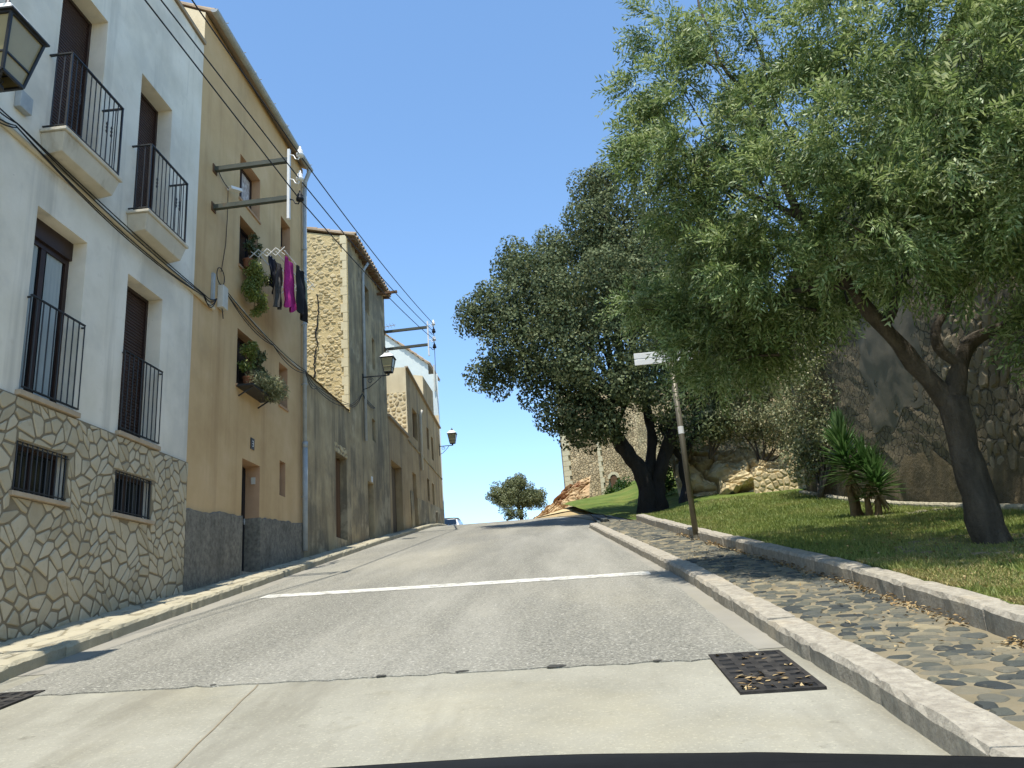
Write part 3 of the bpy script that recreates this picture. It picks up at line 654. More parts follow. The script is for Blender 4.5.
# lower french window with curtains
fr = frame_mb(W3[0], W3[1], W3[2] + 0.02, W3[3] - 0.26, XF - 0.24, 0.075, 0.06, 1); fr.box(XF - 0.3, XF - 0.2, W3[0], W3[1], W3[3] - 0.26, W3[3])
fr = fr.build('window', 'brown_frame', wh)
g = MB(); g.quad((XF - 0.275, W3[0], W3[2]), (XF - 0.275, W3[1], W3[2]), (XF - 0.275, W3[1], W3[3] - 0.2), (XF - 0.275, W3[0], W3[3] - 0.2))
g.build('pane', 'glass', fr)
c = MB(); c.grid(lambda u, v: (XF - 0.268 + 0.006 * math.sin(u * 70), W3[0] + 0.12 + 0.32 * u, W3[2] + 0.1 + (W3[3] - 0.42 - W3[2]) * v), 60, 2); c.grid(lambda u, v: (XF - 0.268 + 0.006 * math.sin(u * 70), W3[1] - 0.43 + 0.32 * u, W3[2] + 0.1 + (W3[3] - 0.42 - W3[2]) * v), 60, 2); c.build('curtain', 'curtain', fr, smooth=True)
fr = frame_mb(W4[0], W4[1], W4[2], W4[3], XF - 0.24, 0.05).build('window', 'brown_frame', wh)
roll_shutter(fr, W4[0] + 0.05, W4[1] - 0.05, W4[2] + 0.04, W4[3] - 0.05, XF - 0.28)
for h in (W3, W4):
    sb = MB(); sb.box(XF - 0.31, XF + 0.075, h[0] - 0.06, h[1] + 0.06, h[2] - 0.063, h[2] + 0.004); sb.build('sill', 'sill', wh, bevel=0.006)
    rb = MB(); xr = XF + 0.045; a, b = h[0] - 0.01, h[1] + 0.03; z0, z1 = h[2] + 0.05, h[2] + 1.22
    for z in (z0, z1): rb.bar((xr, a, z), (xr, b, z), 0.03, 0.016)
    bars(rb, 'y', a, b, xr, z0, z1, 0.118, 0.009)
    for yy in (a, b): rb.bar((XF - 0.05, yy, z1 - 0.03), (xr, yy, z1 - 0.03), 0.02)
    rb.build('railing', 'iron', wh)
for h in (B1, B2):
    fr = frame_mb(h[0], h[1], h[2], h[3], XF - 0.11, 0.05, 0.04, 1).build('cellar_window', 'brown_frame', wh)
    g = MB(); g.quad((XF - 0.14, h[0], h[2]), (XF - 0.14, h[1], h[2]), (XF - 0.14, h[1], h[3]), (XF - 0.14, h[0], h[3])); g.build('pane', 'glass', fr)
    rb = MB(); bars(rb, 'y', h[0] + 0.03, h[1] - 0.03, XF + 0.02, h[2], h[3], 0.095, 0.009)
    for z in (h[2] + 0.04, h[3] - 0.04): rb.bar((XF + 0.02, h[0] - 0.02, z), (XF + 0.02, h[1] + 0.02, z), 0.025, 0.012)
    rb.build('grille', 'iron', fr)
    sb = MB(); sb.box(XF - 0.15, XF + 0.085, h[0] - 0.05, h[1] + 0.05, h[2] - 0.06, h[2] - 0.003); sb.build('sill', 'sill', fr, bevel=0.006)
mb = MB()
mb.hexa([(XF + 0.05, 2.45, 11.362), (XF + 0.05, 12.745, 11.362), (-10.5, 12.745, 12.6), (-10.5, 2.45, 12.6)], [(XF + 0.05, 2.45, 11.44), (XF + 0.05, 12.745, 11.44), (-10.5, 12.745, 12.70), (-10.5, 2.45, 12.70)])
mb.build('roof', 'tile', wh)
# ---- clay roof tiles: rows of half-round covers down a slope
def tile_roof(name, parent, y0, y1, xe, ze, xr_, zr, step=0.24, seed=1):
    rs = np.random.RandomState(seed); mb = MB(); th = 0.05
    mb.hexa([(xe, y0, ze), (xe, y1, ze), (xr_, y1, zr), (xr_, y0, zr)], [(xe, y0, ze + th), (xe, y1, ze + th), (xr_, y1, zr + th), (xr_, y0, zr + th)])
    k = int((y1 - y0) / step); L = math.hypot(xr_ - xe, zr - ze); nr = max(1, int(L / 0.42))
    for i in range(k):
        yc = y0 + (i + 0.5) * (y1 - y0) / k
        for r in range(min(nr, 5)):
            t0, t1 = r / nr, min(1, (r + 1.12) / nr); rr_ = 0.085; dz = 0.012 * rs.rand(); vs = []
            for t, lift in ((t0, 0.035), (t1, 0.0)):
                x, z = xe + (xr_ - xe) * t - (0.03 if r == 0 and t == t0 else 0) * np.sign(xr_ - xe), ze + (zr - ze) * t + th + lift + dz
                for q in range(6):
                    a = math.pi * q / 5; vs.append((x, yc + rr_ * math.cos(a), z + rr_ * math.sin(a) - 0.02))
            mb.add(vs, [(q, q + 1, 7 + q, 6 + q) for q in range(5)] + [(0, 1, 2, 3, 4, 5)])
    return mb.build(name, 'tile', parent)
# ---- ochre house
oh = thing('townhouse', 'ochre plastered townhouse with dark roughcast plinth and laundry outside', 'house', (-6.3, 15.7, 1), 'houses along the left pavement')
O1 = (14.60, 15.72, 9.03, 10.09); O2 = (14.66, 15.62, 7.50, 8.64); O3 = (17.05, 17.70, 9.05, 9.91); O4 = (14.68, 15.80, 4.92, 6.10)
O5 = (17.02, 17.58, 5.12, 6.13); DO = (15.06, 15.97, 1.30, 3.49); ST = (17.11, 17.48, 3.06, 3.84)
mb = MB(); facade(mb, 12.752, 18.66, -0.5, 12.16, [O1, O2, O3, O4, O5, DO + (0.4,), ST + (0.25,)], 0.26, 0, 1)
shell(mb, 12.752, 18.66, -0.5, 12.16, 14.9, -12.5, 0, mi_side=3)
mb.build('wall', ['orange', 'reveal_o', 'dark', 'cream'], oh)
def plz(y): return 2.20 + 0.07 * (y - 12.77)
mb = MB(); n = 70
def plinth_run(a, b, last=False):
    ys = np.linspace(a, b, max(2, int((b - a) * 16)))
    vs = []
    for y in ys:
        zt = plz(y) + 0.03 * mnoise.noise((y * 5, 0, 0)) + 0.05 * mnoise.noise((y * 1.3, 4, 0))
        vs += [(XF + 0.035, y, -0.4), (XF + 0.035, y, zt - 0.02), (XF - 0.005, y, zt)]
    k = len(ys); mb.add(vs, [(3 * i + q, 3 * i + 3 + q, 3 * i + 4 + q, 3 * i + 1 + q) for i in range(k - 1) for q in range(2)] + [(0, 1, 2), (3 * k - 3, 3 * k - 2, 3 * k - 1)])
plinth_run(12.756, 15.06); plinth_run(15.97, 18.64)
mb.quad((XF + 0.035, 15.97, 0.5), (XF - 0.38, 15.965, 0.5), (XF - 0.38, 15.965, plz(16)), (XF + 0.035, 15.97, plz(16)))
mb.quad((XF + 0.035, 15.06, 0.5), (XF - 0.38, 15.066, 0.5), (XF - 0.38, 15.066, plz(15)), (XF + 0.035, 15.06, plz(15)))
mb.build('plinth', 'plinth', oh)
dr = MB(); dr.box(XF - 0.36, XF - 0.30, 15.08, 15.95, 1.3, 3.46)
for q in range(6): dr.box(XF - 0.30, XF - 0.288, 15.10 + q * 0.142, 15.225 + q * 0.142, 1.32, 3.42)
dr = dr.build('door', 'wood_dark', oh)
k = MB(); k.lathe((XF - 0.262, 15.85, 2.35), [(0.012, -0.06), (0.018, 0), (0.012, 0.06)], 8); k.bar((XF - 0.29, 15.85, 2.35), (XF - 0.262, 15.85, 2.35), 0.014); k.build('handle', 'zinc', dr)
k = MB(); k.box(XF - 0.6, XF + 0.06, 15.02, 16.0, 1.16, 1.298); k.build('doorstep', 'kerb', oh)
k = MB(); k.box(XF - 0.17, XF - 0.09, 15.925, 15.968, 3.12, 3.26); k.build('letter_slot', 'pvc', oh)
for h, curt in ((O1, 1), (O2, 0), (O3, 0), (O4, 0), (O5, 2), (ST, 2)):
    dd = 0.2 if h is not ST else 0.18
    fr = frame_mb(h[0], h[1], h[2], h[3], XF - dd, 0.05, 0.04, 1 if h[1] - h[0] > 0.6 else 0).build('window', 'brown_frame', oh)
    g = MB(); g.quad((XF - dd - 0.03, h[0], h[2]), (XF - dd - 0.03, h[1], h[2]), (XF - dd - 0.03, h[1], h[3]), (XF - dd - 0.03, h[0], h[3])); g.build('pane', 'lace' if curt == 1 else 'glass', fr)
    if curt != 2 or h is O5:
        s = MB(); s.box(XF - dd, XF + 0.03, h[0] - 0.03, h[1] + 0.03, h[2] - 0.045, h[2] + 0.003); s.build('sill', 'reveal_o', fr)
# number tile by the door
t = MB(); t.box(XF + 0.001, XF + 0.018, 15.44, 15.62, 3.76, 3.99); t = t.build('number_plate', 'enamel', oh)
d3 = MB(); w_ = 0.016; X_ = XF + 0.020     # the digit 3
for z in (3.825, 3.878, 3.931): d3.box(XF + 0.0185, X_, 15.50, 15.565, z - w_ / 2, z + w_ / 2)
d3.box(XF + 0.0185, X_ + 0.0006, 15.556, 15.556 + w_, 3.82, 3.936)
d3.build('digit', 'signwhite', t)
tile_roof('roof', oh, 12.76, 18.70, XF + 0.13, 12.17, -12.5, 15.0, seed=4)
gm = MB()
gy = np.linspace(12.70, 18.72, 25)
prof_g = [(0.075 * math.cos(a), 0.075 * math.sin(a)) for a in np.linspace(math.pi, 2 * math.pi, 9)]
vs = [(XF + 0.20 + px_, y, 12.17 + pz_ - 0.002 * (y - 12.7)) for y in gy for (px_, pz_) in prof_g] + [(XF + 0.20 + px_ * 0.9, y, 12.17 + pz_ * 0.9) for y in gy for (px_, pz_) in prof_g]
gm.add(vs, [(9 * i + q, 9 * i + q + 1, 9 * i + 10 + q, 9 * i + 9 + q) for i in range(24) for q in range(8)] + [(225 + 9 * i + q, 225 + 9 * i + q + 1, 225 + 9 * i + 10 + q, 225 + 9 * i + 9 + q) for i in range(24) for q in range(8)])
for i in (0, 24): gm.add([(XF + 0.20 + px_, gy[i], 12.17 + pz_) for (px_, pz_) in prof_g], [tuple(range(9))])
for y in np.arange(13.2, 18.7, 0.9): gm.bar((XF, y, 12.25), (XF + 0.28, y, 12.25), 0.02, 0.008)
for y in (14.7, 16.7): gm.tube([(XF + 0.20, y - 0.03, 12.168), (XF + 0.20, y + 0.03, 12.168)], 0.081, 12)
gm.build('gutter', 'zinc', oh, smooth=False)
dp = MB(); yp = 18.56
dp.tube([(XF + 0.20, yp, 12.12), (XF + 0.20, yp, 11.98), (XF + 0.10, yp, 11.72), (XF + 0.09, yp, 11.55)], 0.055, 12)
dp.tube([(XF + 0.09, yp, 11.60), (XF + 0.09, yp, 4.45)], 0.052, 12); dp.tube([(XF + 0.095, yp, 4.5), (XF + 0.095, yp, 1.95)], 0.062, 12)
dp.tube([(XF + 0.095, yp, 4.42), (XF + 0.095, yp, 4.56)], 0.07, 12)
for z in (9.7, 7.6, 6.0, 3.2): dp.tube([(XF + 0.09, yp, z), (XF + 0.09, yp, z + 0.04)], 0.066, 12); dp.bar((XF, yp, z + 0.02), (XF + 0.09, yp, z + 0.02), 0.02)
dp.build('drainpipe', 'zinc', oh, smooth=True)

# ---- low weathered wall with a boarded doorway
yw = thing('yard_wall', 'low grey weathered yard wall with old boarded doorway beside drainpipe', 'wall', (-6.3, 20.8, 2))
mb = MB(); LD = (21.42, 22.55, 2.55, 4.92)
facade(mb, 18.664, 23.0, 0.8, 6.44, [LD], 0.3, 0, 0); shell(mb, 18.664, 23.0, 0.8, 6.44, 6.44, -6.75); mb.quad((XF, 18.664, 6.44), (XF, 23, 6.44), (-6.75, 23, 6.44), (-6.75, 18.664, 6.44))
mb.build('wall', ['dirty', 'dirty2', 'dark'], yw)
mb = MB(); k = 60
mb.grid(lambda u, v: (-6.78 + 0.53 * v, 18.67 + 4.32 * u, 6.445 + 0.10 * math.sin(v * math.pi) + 0.03 * mnoise.noise((u * 20, v, 0))), 60, 6); mb.build('coping', 'dirty', yw)
mb = MB()
for q in range(7):
    mb.box(XF - 0.24, XF - 0.20 + 0.006 * (q % 2), 21.42 + q * 0.162, 21.42 + q * 0.162 + 0.152, 2.55, 4.9 - 0.03 * (q % 3))
mb.build('door', 'wood', yw)
mb = MB(); P = scatter(1.3, 0.35, 45, 0.1, rs) + np.array([21.35, 4.92]); stones(mb, vor_cells(P, (21.33, 22.63, 4.925, 5.2), 0.02), lambda u, v, h: (XF + h, u, v), -0.02, 0.01, 0.02, rs, inset=0.012); mb.build('lintel', 'gable', yw)

# ---- tall stone house with cracked rubble gable
sh = thing('townhouse', 'tall narrow house with sunlit cracked rubble gable and plastered front', 'house', (-6.3, 25.6, 3), 'houses along the left pavement')
SW1 = (25.03, 25.75, 10.62, 11.6); SW2 = (26.02, 26.42, 8.8, 9.95); SW3 = (25.76, 26.24, 6.18, 6.95); SD = (25.0, 25.74, 2.85, 4.68)
mb = MB(); facade(mb, 23.004, 28.15, 1.4, 12.35, [SW1, SW2, SW3, SD], 0.25, 0, 0); zb_g = 13.55
mb.quad((-11.5, 23.004, 1.4), (-11.5, 28.15, 1.4), (-11.5, 28.15, zb_g), (-11.5, 23.004, zb_g), 0); mb.quad((XF, 28.15, 1.4), (-11.5, 28.15, 1.4), (-11.5, 28.15, zb_g), (XF, 28.15, 12.35), 0)
mb.quad((XF, 23.004, 1.4), (-11.5, 23.004, 1.4), (-11.5, 23.004, zb_g), (XF, 23.004, 12.35), 3)
mb.build('wall', ['dirty', 'dirty2', 'dark', 'gable_mortar'], sh)
mb = MB(); rs = np.random.RandomState(31)
P = scatter(3.9, 7.4 / 0.55, 27, 0.13, rs); P = P + np.array([-10.2, 0])
cells = vor_cells(P, (-10.2, -6.40, 0, 14), 0.035)
def topz(x): return 12.30 + (XF - x) * (zb_g - 12.35) / (11.5 - 6.3)
def crack(u, v): 
    z = 6.0 + v * 0.55
    return abs(u - (-7.35 + 0.16 * math.sin(z * 2.3) + 0.25 * (z - 8) / 4)) < 0.05 and 7.0 < z < 10.2
cells = [c for c in cells if all(6.0 + p[1] * 0.55 < topz(p[0]) for p in c) and rs.rand() < 0.86 and not crack(np.mean([p[0] for p in c]), np.mean([p[1] for p in c]))]
stones(mb, cells, lambda u, v, h: (u, 23.004 - h, 6.0 + v * 0.55), -0.02, 0.016, 0.03, rs, inset=0.014, it=1, c=0.22)
mb.build('gable_stonework', ['gable'], sh)
mb = MB()
for i, z in enumerate(np.arange(6.4, 12.25, 0.3)): mb.box(XF - 0.16 - 0.07 * (i % 2), XF - 0.02, 22.965 - 0.004 * (i % 3), 23.003, z + 0.004, z + 0.296)
mb.build('corner_quoin', 'quoin', sh)
# dark zig-zag crack let into the gable
mb = MB(); prev = None
pts = []
cxr = -7.25
for i, z in enumerate(np.linspace(10.4, 6.9, 40)): cxr += 0.09 * mnoise.noise((z * 3.1, 2, 7)) - 0.006; pts.append((cxr + 0.05 * mnoise.noise((z * 11, 1, 0)), z + 0.04 * mnoise.noise((z * 9, 5, 0))))
for (a, b) in zip(pts[:-1], pts[1:]):
    wd = 0.018 + 0.03 * abs(mnoise.noise((a[1] * 2, 0, 0))); mb.quad((a[0] - wd, 22.955, a[1]), (a[0] + wd, 22.955, a[1]), (b[0] + wd, 22.955, b[1]), (b[0] - wd, 22.955, b[1]))
mb.build('crack', 'dark', sh)
for h in (SW1, SW2, SW3):
    fr = frame_mb(h[0], h[1], h[2], h[3], XF - 0.18, 0.05, 0.04).build('window', 'wood', sh)
    g = MB(); g.quad((XF - 0.21, h[0], h[2]), (XF - 0.21, h[1], h[2]), (XF - 0.21, h[1], h[3]), (XF - 0.21, h[0], h[3])); g.build('pane', 'glass', fr)
d = MB(); d.box(XF - 0.24, XF - 0.18, SD[0] + 0.02, SD[1] - 0.02, SD[2], SD[3] - 0.03); d.build('door', 'wood_dark', sh)
d = MB(); d.box(XF + 0.001, XF + 0.014, 25.44, 25.62, 4.72, 4.90); d.build('number_plate', 'signwhite', sh)
tile_roof('roof', sh, 22.96, 28.24, XF + 0.26, 12.36, -11.5, 13.75, seed=8)
mb = MB()
for y in np.arange(23.1, 28.2, 0.45):
    mb = MB(); mb.bar((XF - 0.1, y, 12.30), (XF + 0.24, y, 12.28), 0.07, 0.1); mb.build('rafter', 'wood', sh)
mb = MB(); mb.bar((XF, 27.0, 12.0), (XF + 0.75, 27.05, 12.05), 0.10, 0.08); mb.build('beam_end', 'wood', sh)
dp = MB(); dp.tube([(XF + 0.25, 24.75, 12.2), (XF + 0.08, 24.7, 11.9), (XF + 0.07, 24.68, 11.6), (XF + 0.07, 24.62, 5.9)], 0.05, 10); dp.build('drainpipe', 'zinc', sh, smooth=True)
# ---- garage wall
gw = thing('garage', 'low weathered garage front with wide brown door between two houses', 'garage', (-6.3, 29.9, 3.6), 'houses along the left pavement')
GA = (28.5, 30.35, 3.2, 6.05); mb = MB(); facade(mb, 28.154, 31.86, 2.0, 7.60, [GA + (0.35,)], 0.35, 0, 0); shell(mb, 28.154, 31.86, 2.0, 7.6, 7.75, -9); mb.build('wall', ['dirty2', 'dirty', 'dark'], gw)
mb = MB(); mb.hexa([(XF + 0.08, 28.16, 7.604), (XF + 0.08, 31.855, 7.604), (-9, 31.855, 7.76), (-9, 28.16, 7.76)], [(XF + 0.08, 28.16, 7.70), (XF + 0.08, 31.855, 7.70), (-9, 31.855, 7.86), (-9, 28.16, 7.86)]); mb.build('roof', 'tile', gw)
mb = MB()
for q in range(9): mb.box(XF - 0.30, XF - 0.26 + 0.005 * (q % 2), GA[0] + 0.01 + q * 0.205, GA[0] + 0.2 + q * 0.205, 3.3, 6.02)
mb.build('door', 'garage', gw)
# ---- brown house beyond the garage
bh = thing('townhouse', 'brown rendered house with two rows of small windows beyond the garage', 'house', (-6.3, 36, 4.3), 'houses along the left pavement')
BW = [(33.0, 34.05, 7.9, 9.2), (36.40, 37.0, 8.1, 9.15), (37.55, 38.12, 7.8, 8.95), (35.92, 36.46, 5.58, 6.62), (37.25, 37.8, 5.58, 6.6)]
BD = (32.5, 33.3, 3.9, 6.3)
mb = MB(); facade(mb, 31.864, 40.3, 2.6, 10.0, BW + [BD + (0.3,)], 0.25, 0, 0)
mb.quad((XF, 31.864, 10.0), (XF, 40.3, 10.0), (XF, 40.3, 9.95), (XF, 31.864, 10.68), 0)
shell(mb, 31.864, 40.3, 2.6, 10.68, 11.0, -11.5, 0, mi_side=3)
mb.quad((XF, 31.864, 10.68), (XF, 40.3, 9.95), (-11.5, 40.3, 11.0), (-11.5, 31.864, 11.0), 0)
mb.build('wall', ['dirty2', 'dirty', 'dark', 'cream'], bh)
mb = MB(); P = scatter(3.4, 2.6, 26, 0.14, rs) + np.array([-9.8, 7.4]); stones(mb, [c for c in vor_cells(P, (-9.8, -6.34, 7.5, 9.6), 0.035)], lambda u, v, h: (u, 31.864 - h, v), -0.02, 0.018, 0.03, rs, inset=0.02); mb.build('gable_stonework', 'gable', bh)
mb = MB(); facade(mb, 36.0, 38.8, 10.05, 11.55, [], 0.2, 0, 0, xf=XF - 0.004)
mb.quad((XF - 0.004, 36.0, 10.05), (-9.5, 36.0, 10.05), (-9.5, 36.0, 12.2), (XF - 0.004, 36.0, 11.55), 3); mb.quad((XF - 0.004, 38.8, 10.0), (-9.5, 38.8, 10.0), (-9.5, 38.8, 12.2), (XF - 0.004, 38.8, 11.55), 0)
mb.quad((XF - 0.004, 36.0, 11.55), (XF - 0.004, 38.8, 11.55), (-9.5, 38.8, 12.2), (-9.5, 36, 12.2), 0); mb.build('attic', ['dirty2', 'dirty', 'dark', 'cream'], bh)
mb = MB(); mb.bar((XF + 0.03, 31.87, 10.70), (XF + 0.03, 40.3, 9.97), 0.14, 0.06); mb.build('cornice', 'tile', bh)
mb = MB(); mb.bar((XF + 0.015, 31.9, 7.5), (XF + 0.015, 40.3, 7.28), 0.05, 0.06); mb.build('string_course', 'dirty', bh)
for h in BW:
    fr = frame_mb(h[0], h[1], h[2], h[3], XF - 0.16, 0.05, 0.04).build('window', 'wood', bh)
    g = MB(); g.quad((XF - 0.19, h[0], h[2]), (XF - 0.19, h[1], h[2]), (XF - 0.19, h[1], h[3]), (XF - 0.19, h[0], h[3])); g.build('pane', 'glass', fr)
d = MB(); d.box(XF - 0.27, XF - 0.22, BD[0] + 0.02, BD[1] - 0.02, BD[2], BD[3] - 0.02); d.build('door', 'wood', bh)
dp = MB(); dp.tube([(XF + 0.16, 34.5, 9.45), (XF + 0.08, 34.5, 9.25), (XF + 0.08, 34.45, 6.7)], 0.06, 10); dp.build('drainpipe', 'pvc', bh, smooth=True)
mb = MB(); mb.bar((XF + 0.02, 31.9, 4.6), (XF + 0.02, 32.48, 4.65), 0.03, 1.6); mb.bar((XF + 0.02, 33.32, 4.75), (XF + 0.02, 40.28, 5.15), 0.03, 1.1); mb.build('plinth', 'dirty', bh)
# ---- pale house with gable above
ph = thing('townhouse', 'pale blue grey house whose gable rises behind the brown house', 'house', (-6.5, 44, 5), 'houses along the left pavement')
mb = MB(); xf = -6.45
xq = -8.0; mb.quad((xf, 41.6, 3), (xq, 48, 3), (xq, 48, 13.4), (xf, 41.6, 13.4)); mb.quad((-6.95, 41.6, 13.4), (-8.4, 48, 13.4), (-8.4, 48, 13.98), (-6.95, 41.6, 13.98))
mb.add([(xf, 41.6, 3), (xf, 41.6, 13.4), (-6.95, 41.6, 13.4), (-6.95, 41.6, 13.98), (-10.3, 41.6, 16.8), (-13.6, 41.6, 14.4), (-13.6, 41.6, 3)], [(0, 1, 2, 3, 4, 5, 6)])
mb.add([(xq, 48, 3), (xq, 48, 13.4), (-8.4, 48, 13.4), (-8.4, 48, 13.98), (-10.3, 48, 16.8), (-13.6, 48, 14.4), (-13.6, 48, 3)], [(0, 1, 2, 3, 4, 5, 6)])
mb.quad((-13.6, 41.6, 3), (-13.6, 48, 3), (-13.6, 48, 14.4), (-13.6, 41.6, 14.4)); mb.quad((xf, 41.6, 13.4), (xq, 48, 13.4), (-8.4, 48, 13.4), (-6.95, 41.6, 13.4))
mb.build('wall', 'paleblue', ph)
tile_roof('roof', ph, 41.5, 45.0, -6.85, 13.95, -10.3, 16.85, seed=12)
mb = MB(); mb.hexa([(-13.8, 41.5, 14.3), (-13.8, 48.1, 14.3), (-10.3, 48.1, 16.85), (-10.3, 41.5, 16.85)], [(-13.8, 41.5, 14.38), (-13.8, 48.1, 14.38), (-10.3, 48.1, 16.93), (-10.3, 41.5, 16.93)]); mb.build('roof', 'tile', ph)
rs = np.random.RandomState(14); mb = MB()
for q in range(13):
    t = q / 12; x, z = -6.95 - 3.3 * t, 14.0 + 2.8 * t
    mb.bar((x, 41.56, z + 0.02), (x - 0.19, 41.56, z + 0.18), 0.13, 0.06)
mb.build('verge', 'tile', ph)
dp = MB(); dp.tube([(-6.62, 41.52, 13.9), (-6.62, 41.52, 12.4)], 0.04, 8); dp.build('vent_pipe', 'pvc', ph)

# ------------------------------------------------------------------ wall fittings, cables, lamps
ct = MB(); ct.tube([(XF + 0.03, 6.5, 6.16), (XF + 0.03, 10.75, 6.10), (XF + 0.03, 13.50, 6.04)], 0.035, 8); tag(ct.build('cable_conduit', 'pipe_cream', None, (XF, 10, 6.1)), 'straight cream conduit running along the white house under the balconies', 'conduit')
def sag(pts, s, n=12):
    out = []
    for (a, b) in zip(pts[:-1], pts[1:]):
        for i in range(n): 
            t = i / n; p = Vector(a).lerp(Vector(b), t); p.z -= s * 4 * t * (1 - t); out.append(p)
    return out + [Vector(pts[-1])]
cb = MB()
for k, (dz, sg) in enumerate(((0, 0.16), (0.03, 0.10), (-0.03, 0.20), (0.01, 0.05))):
    cb.tube(sag([(XF + 0.07 + 0.012 * k, 6.9, 6.33 + dz), (XF + 0.08 + 0.012 * k, 7.9, 6.20 + dz), (XF + 0.07 + 0.012 * k, 13.0, 6.09 + dz * 0.4), (XF + 0.05, 13.58, 6.28)], sg), 0.0085, 6)
tag(cb.build('cable_bundle', 'cable', None, (XF, 10, 6)), 'sagging bundle of black cables strung across the white house', 'cables')
cb = MB()
for k, (dz, sg) in enumerate(((0, 0.10), (0.03, 0.04), (-0.03, 0.16))):
    cb.tube(sag([(XF + 0.07 + 0.01 * k, 13.95, 6.55 + dz), (XF + 0.08 + 0.01 * k, 16.4, 6.33 + dz), (XF + 0.15, 18.45, 6.31 + dz), (XF + 0.10, 19.4, 6.20 + dz), (XF + 0.06, 22.9, 6.62 + dz), (XF + 0.06, 24.3, 7.4), (XF + 0.06, 26.0, 7.35)], sg), 0.0085, 6)
cb.tube([(XF + 0.03, 13.95, 6.62), (XF + 0.03, 16.4, 6.40), (XF + 0.03, 18.4, 6.36)], 0.018, 6, 1)
tag(cb.build('cable_bundle', ['cable', 'pvc'], None, (XF, 16, 6.3)), 'black cables running from the ochre house towards the rubble gable', 'cables')
jb = thing('junction_box', 'white cable junction box with coiled wire on ochre wall', 'junction box', (XF, 13.75, 6.3))
q = MB(); q.box(XF + 0.002, XF + 0.12, 13.70, 13.93, 6.16, 6.62); q.build('box', 'pvc', jb, bevel=0.01)
q = MB(); q.box(XF + 0.002, XF + 0.05, 13.42, 13.50, 6.2, 6.75); q.build('duct', 'zinc', jb)
q = MB(); q.tube([(XF + 0.05, 13.72 + 0.17 * math.cos(a), 6.80 + 0.17 * math.sin(a)) for a in np.linspace(-0.6, 5.6, 30)], 0.009, 5); q.build('wire_coil', 'cable', jb)
q = MB(); q.tube([(XF + 0.06, 13.8, 6.16), (XF + 0.09, 13.78, 6.02), (XF + 0.06, 13.86, 5.98), (XF + 0.05, 13.84, 6.15)], 0.009, 5); q.build('wire_loop', 'cable', jb)
cm = thing('wall_camera', 'small white device with trailing wire under bracket on ochre wall', 'wall device', (XF, 14.04, 8.86))
q = MB(); q.bar((XF, 14.0, 8.86), (XF + 0.10, 14.02, 8.88), 0.03); q.bar((XF + 0.08, 13.94, 8.87), (XF + 0.2, 14.2, 8.93), 0.09, 0.06); q.build('housing', 'porcelain', cm)
q = MB(); q.tube(sag([(XF + 0.02, 13.55, 9.0), (XF + 0.05, 13.98, 8.86)], 0.04, 6), 0.008, 5); q.tube([(XF + 0.02, 14.0, 8.84), (XF + 0.012, 14.02, 8.2), (XF + 0.012, 13.98, 7.6), (XF + 0.012, 13.82, 6.95)], 0.006, 5); q.build('wire', 'cable', cm)
gb = MB(); gb.box(XF + 0.002, XF + 0.09, 7.92, 8.14, 6.50, 6.74); tag(gb.build('wall_box', 'zinc', None, (XF, 8, 6.6), bevel=0.01), 'small grey box beside the near street lamp', 'wall box')

def wire_rack(Y, zu, zl, xe, label, ins):
    r = thing('wire_bracket', label, 'wire bracket', (XF, Y, zl), 'overhead wire brackets on the houses')
    for z in (zu, zl):
        q = MB(); q.bar((XF + 0.002, Y, z), (xe, Y, z + 0.03), 0.09, 0.09); q.build('beam', 'beam', r)
        q = MB(); q.box(XF + 0.001, XF + 0.02, Y - 0.09, Y + 0.09, z - 0.09, z + 0.09); q.build('wall_plate', 'wood', r)
    q = MB(); q.bar((xe + 0.03, Y, zl - 0.42), (xe + 0.03, Y, zu + 0.26), 0.07, 0.05); q.build('upright', 'porcelain', r)
    for (z, colr) in ins:
        q = MB(); x = xe + 0.06
        q.tube([(x, Y, z), (x + 0.06, Y, z - 0.02), (x + 0.10, Y, z - 0.10), (x + 0.16, Y, z - 0.12), (x + 0.19, Y, z - 0.04)], 0.013, 6); hk = q.build('hook', colr if colr == 'cable' else 'porcelain', r, smooth=True)
        q = MB(); q.lathe((x + 0.19, Y, z - 0.06), [(0.02, 0), (0.07, 0.01), (0.075, 0.06), (0.05, 0.09), (0.06, 0.12), (0.045, 0.15), (0.025, 0.17), (0.02, 0.22)], 12); q.build('insulator', colr, hk, smooth=True)
    return r
wire_rack(13.4, 8.96, 8.12, -4.83, 'white upright with porcelain insulators on two beams from ochre house', [(9.10, 'porcelain'), (8.56, 'porcelain'), (8.12, 'cable')])
wire_rack(28.05, 10.88, 10.18, -4.66, 'far wire bracket silhouetted above the garage against the sky', [(11.02, 'porcelain'), (10.72, 'cable'), (10.40, 'porcelain'), (10.1, 'cable')])
A = [(-4.58, 13.4, 9.07), (-4.58, 13.4, 8.53), (-4.58, 13.4, 8.09)]
near = [atX(192, 0, -4.9), atX(161, 0, -5.2), atX(145, 0, -5.2)]
far = [(-4.41, 28.05, 11.02), (-4.41, 28.05, 10.7), (-4.41, 28.05, 10.38)]
wl = ['topmost of three overhead wires between the wire brackets', 'middle of three overhead wires between the wire brackets', 'lowest of three overhead wires between the wire brackets']
for k in range(3):
    a = Vector(A[k]); nn = Vector(near[k]); d = (nn - a) / (nn.y - a.y); st = a + d * (-9 - a.y); st.z = max(st.z, 4.5)
    q = MB(); q.tube(sag([st, a], 0.0, 8) + sag([a, far[k]], 0.16, 16)[1:] + [Vector((-6.55, 41.6, 12.9 - 0.4 * k))], 0.012, 5)
    tag(q.build('overhead_wire', 'cable', None, A[k]), wl[k], 'wire', 'overhead wires above the left pavement')

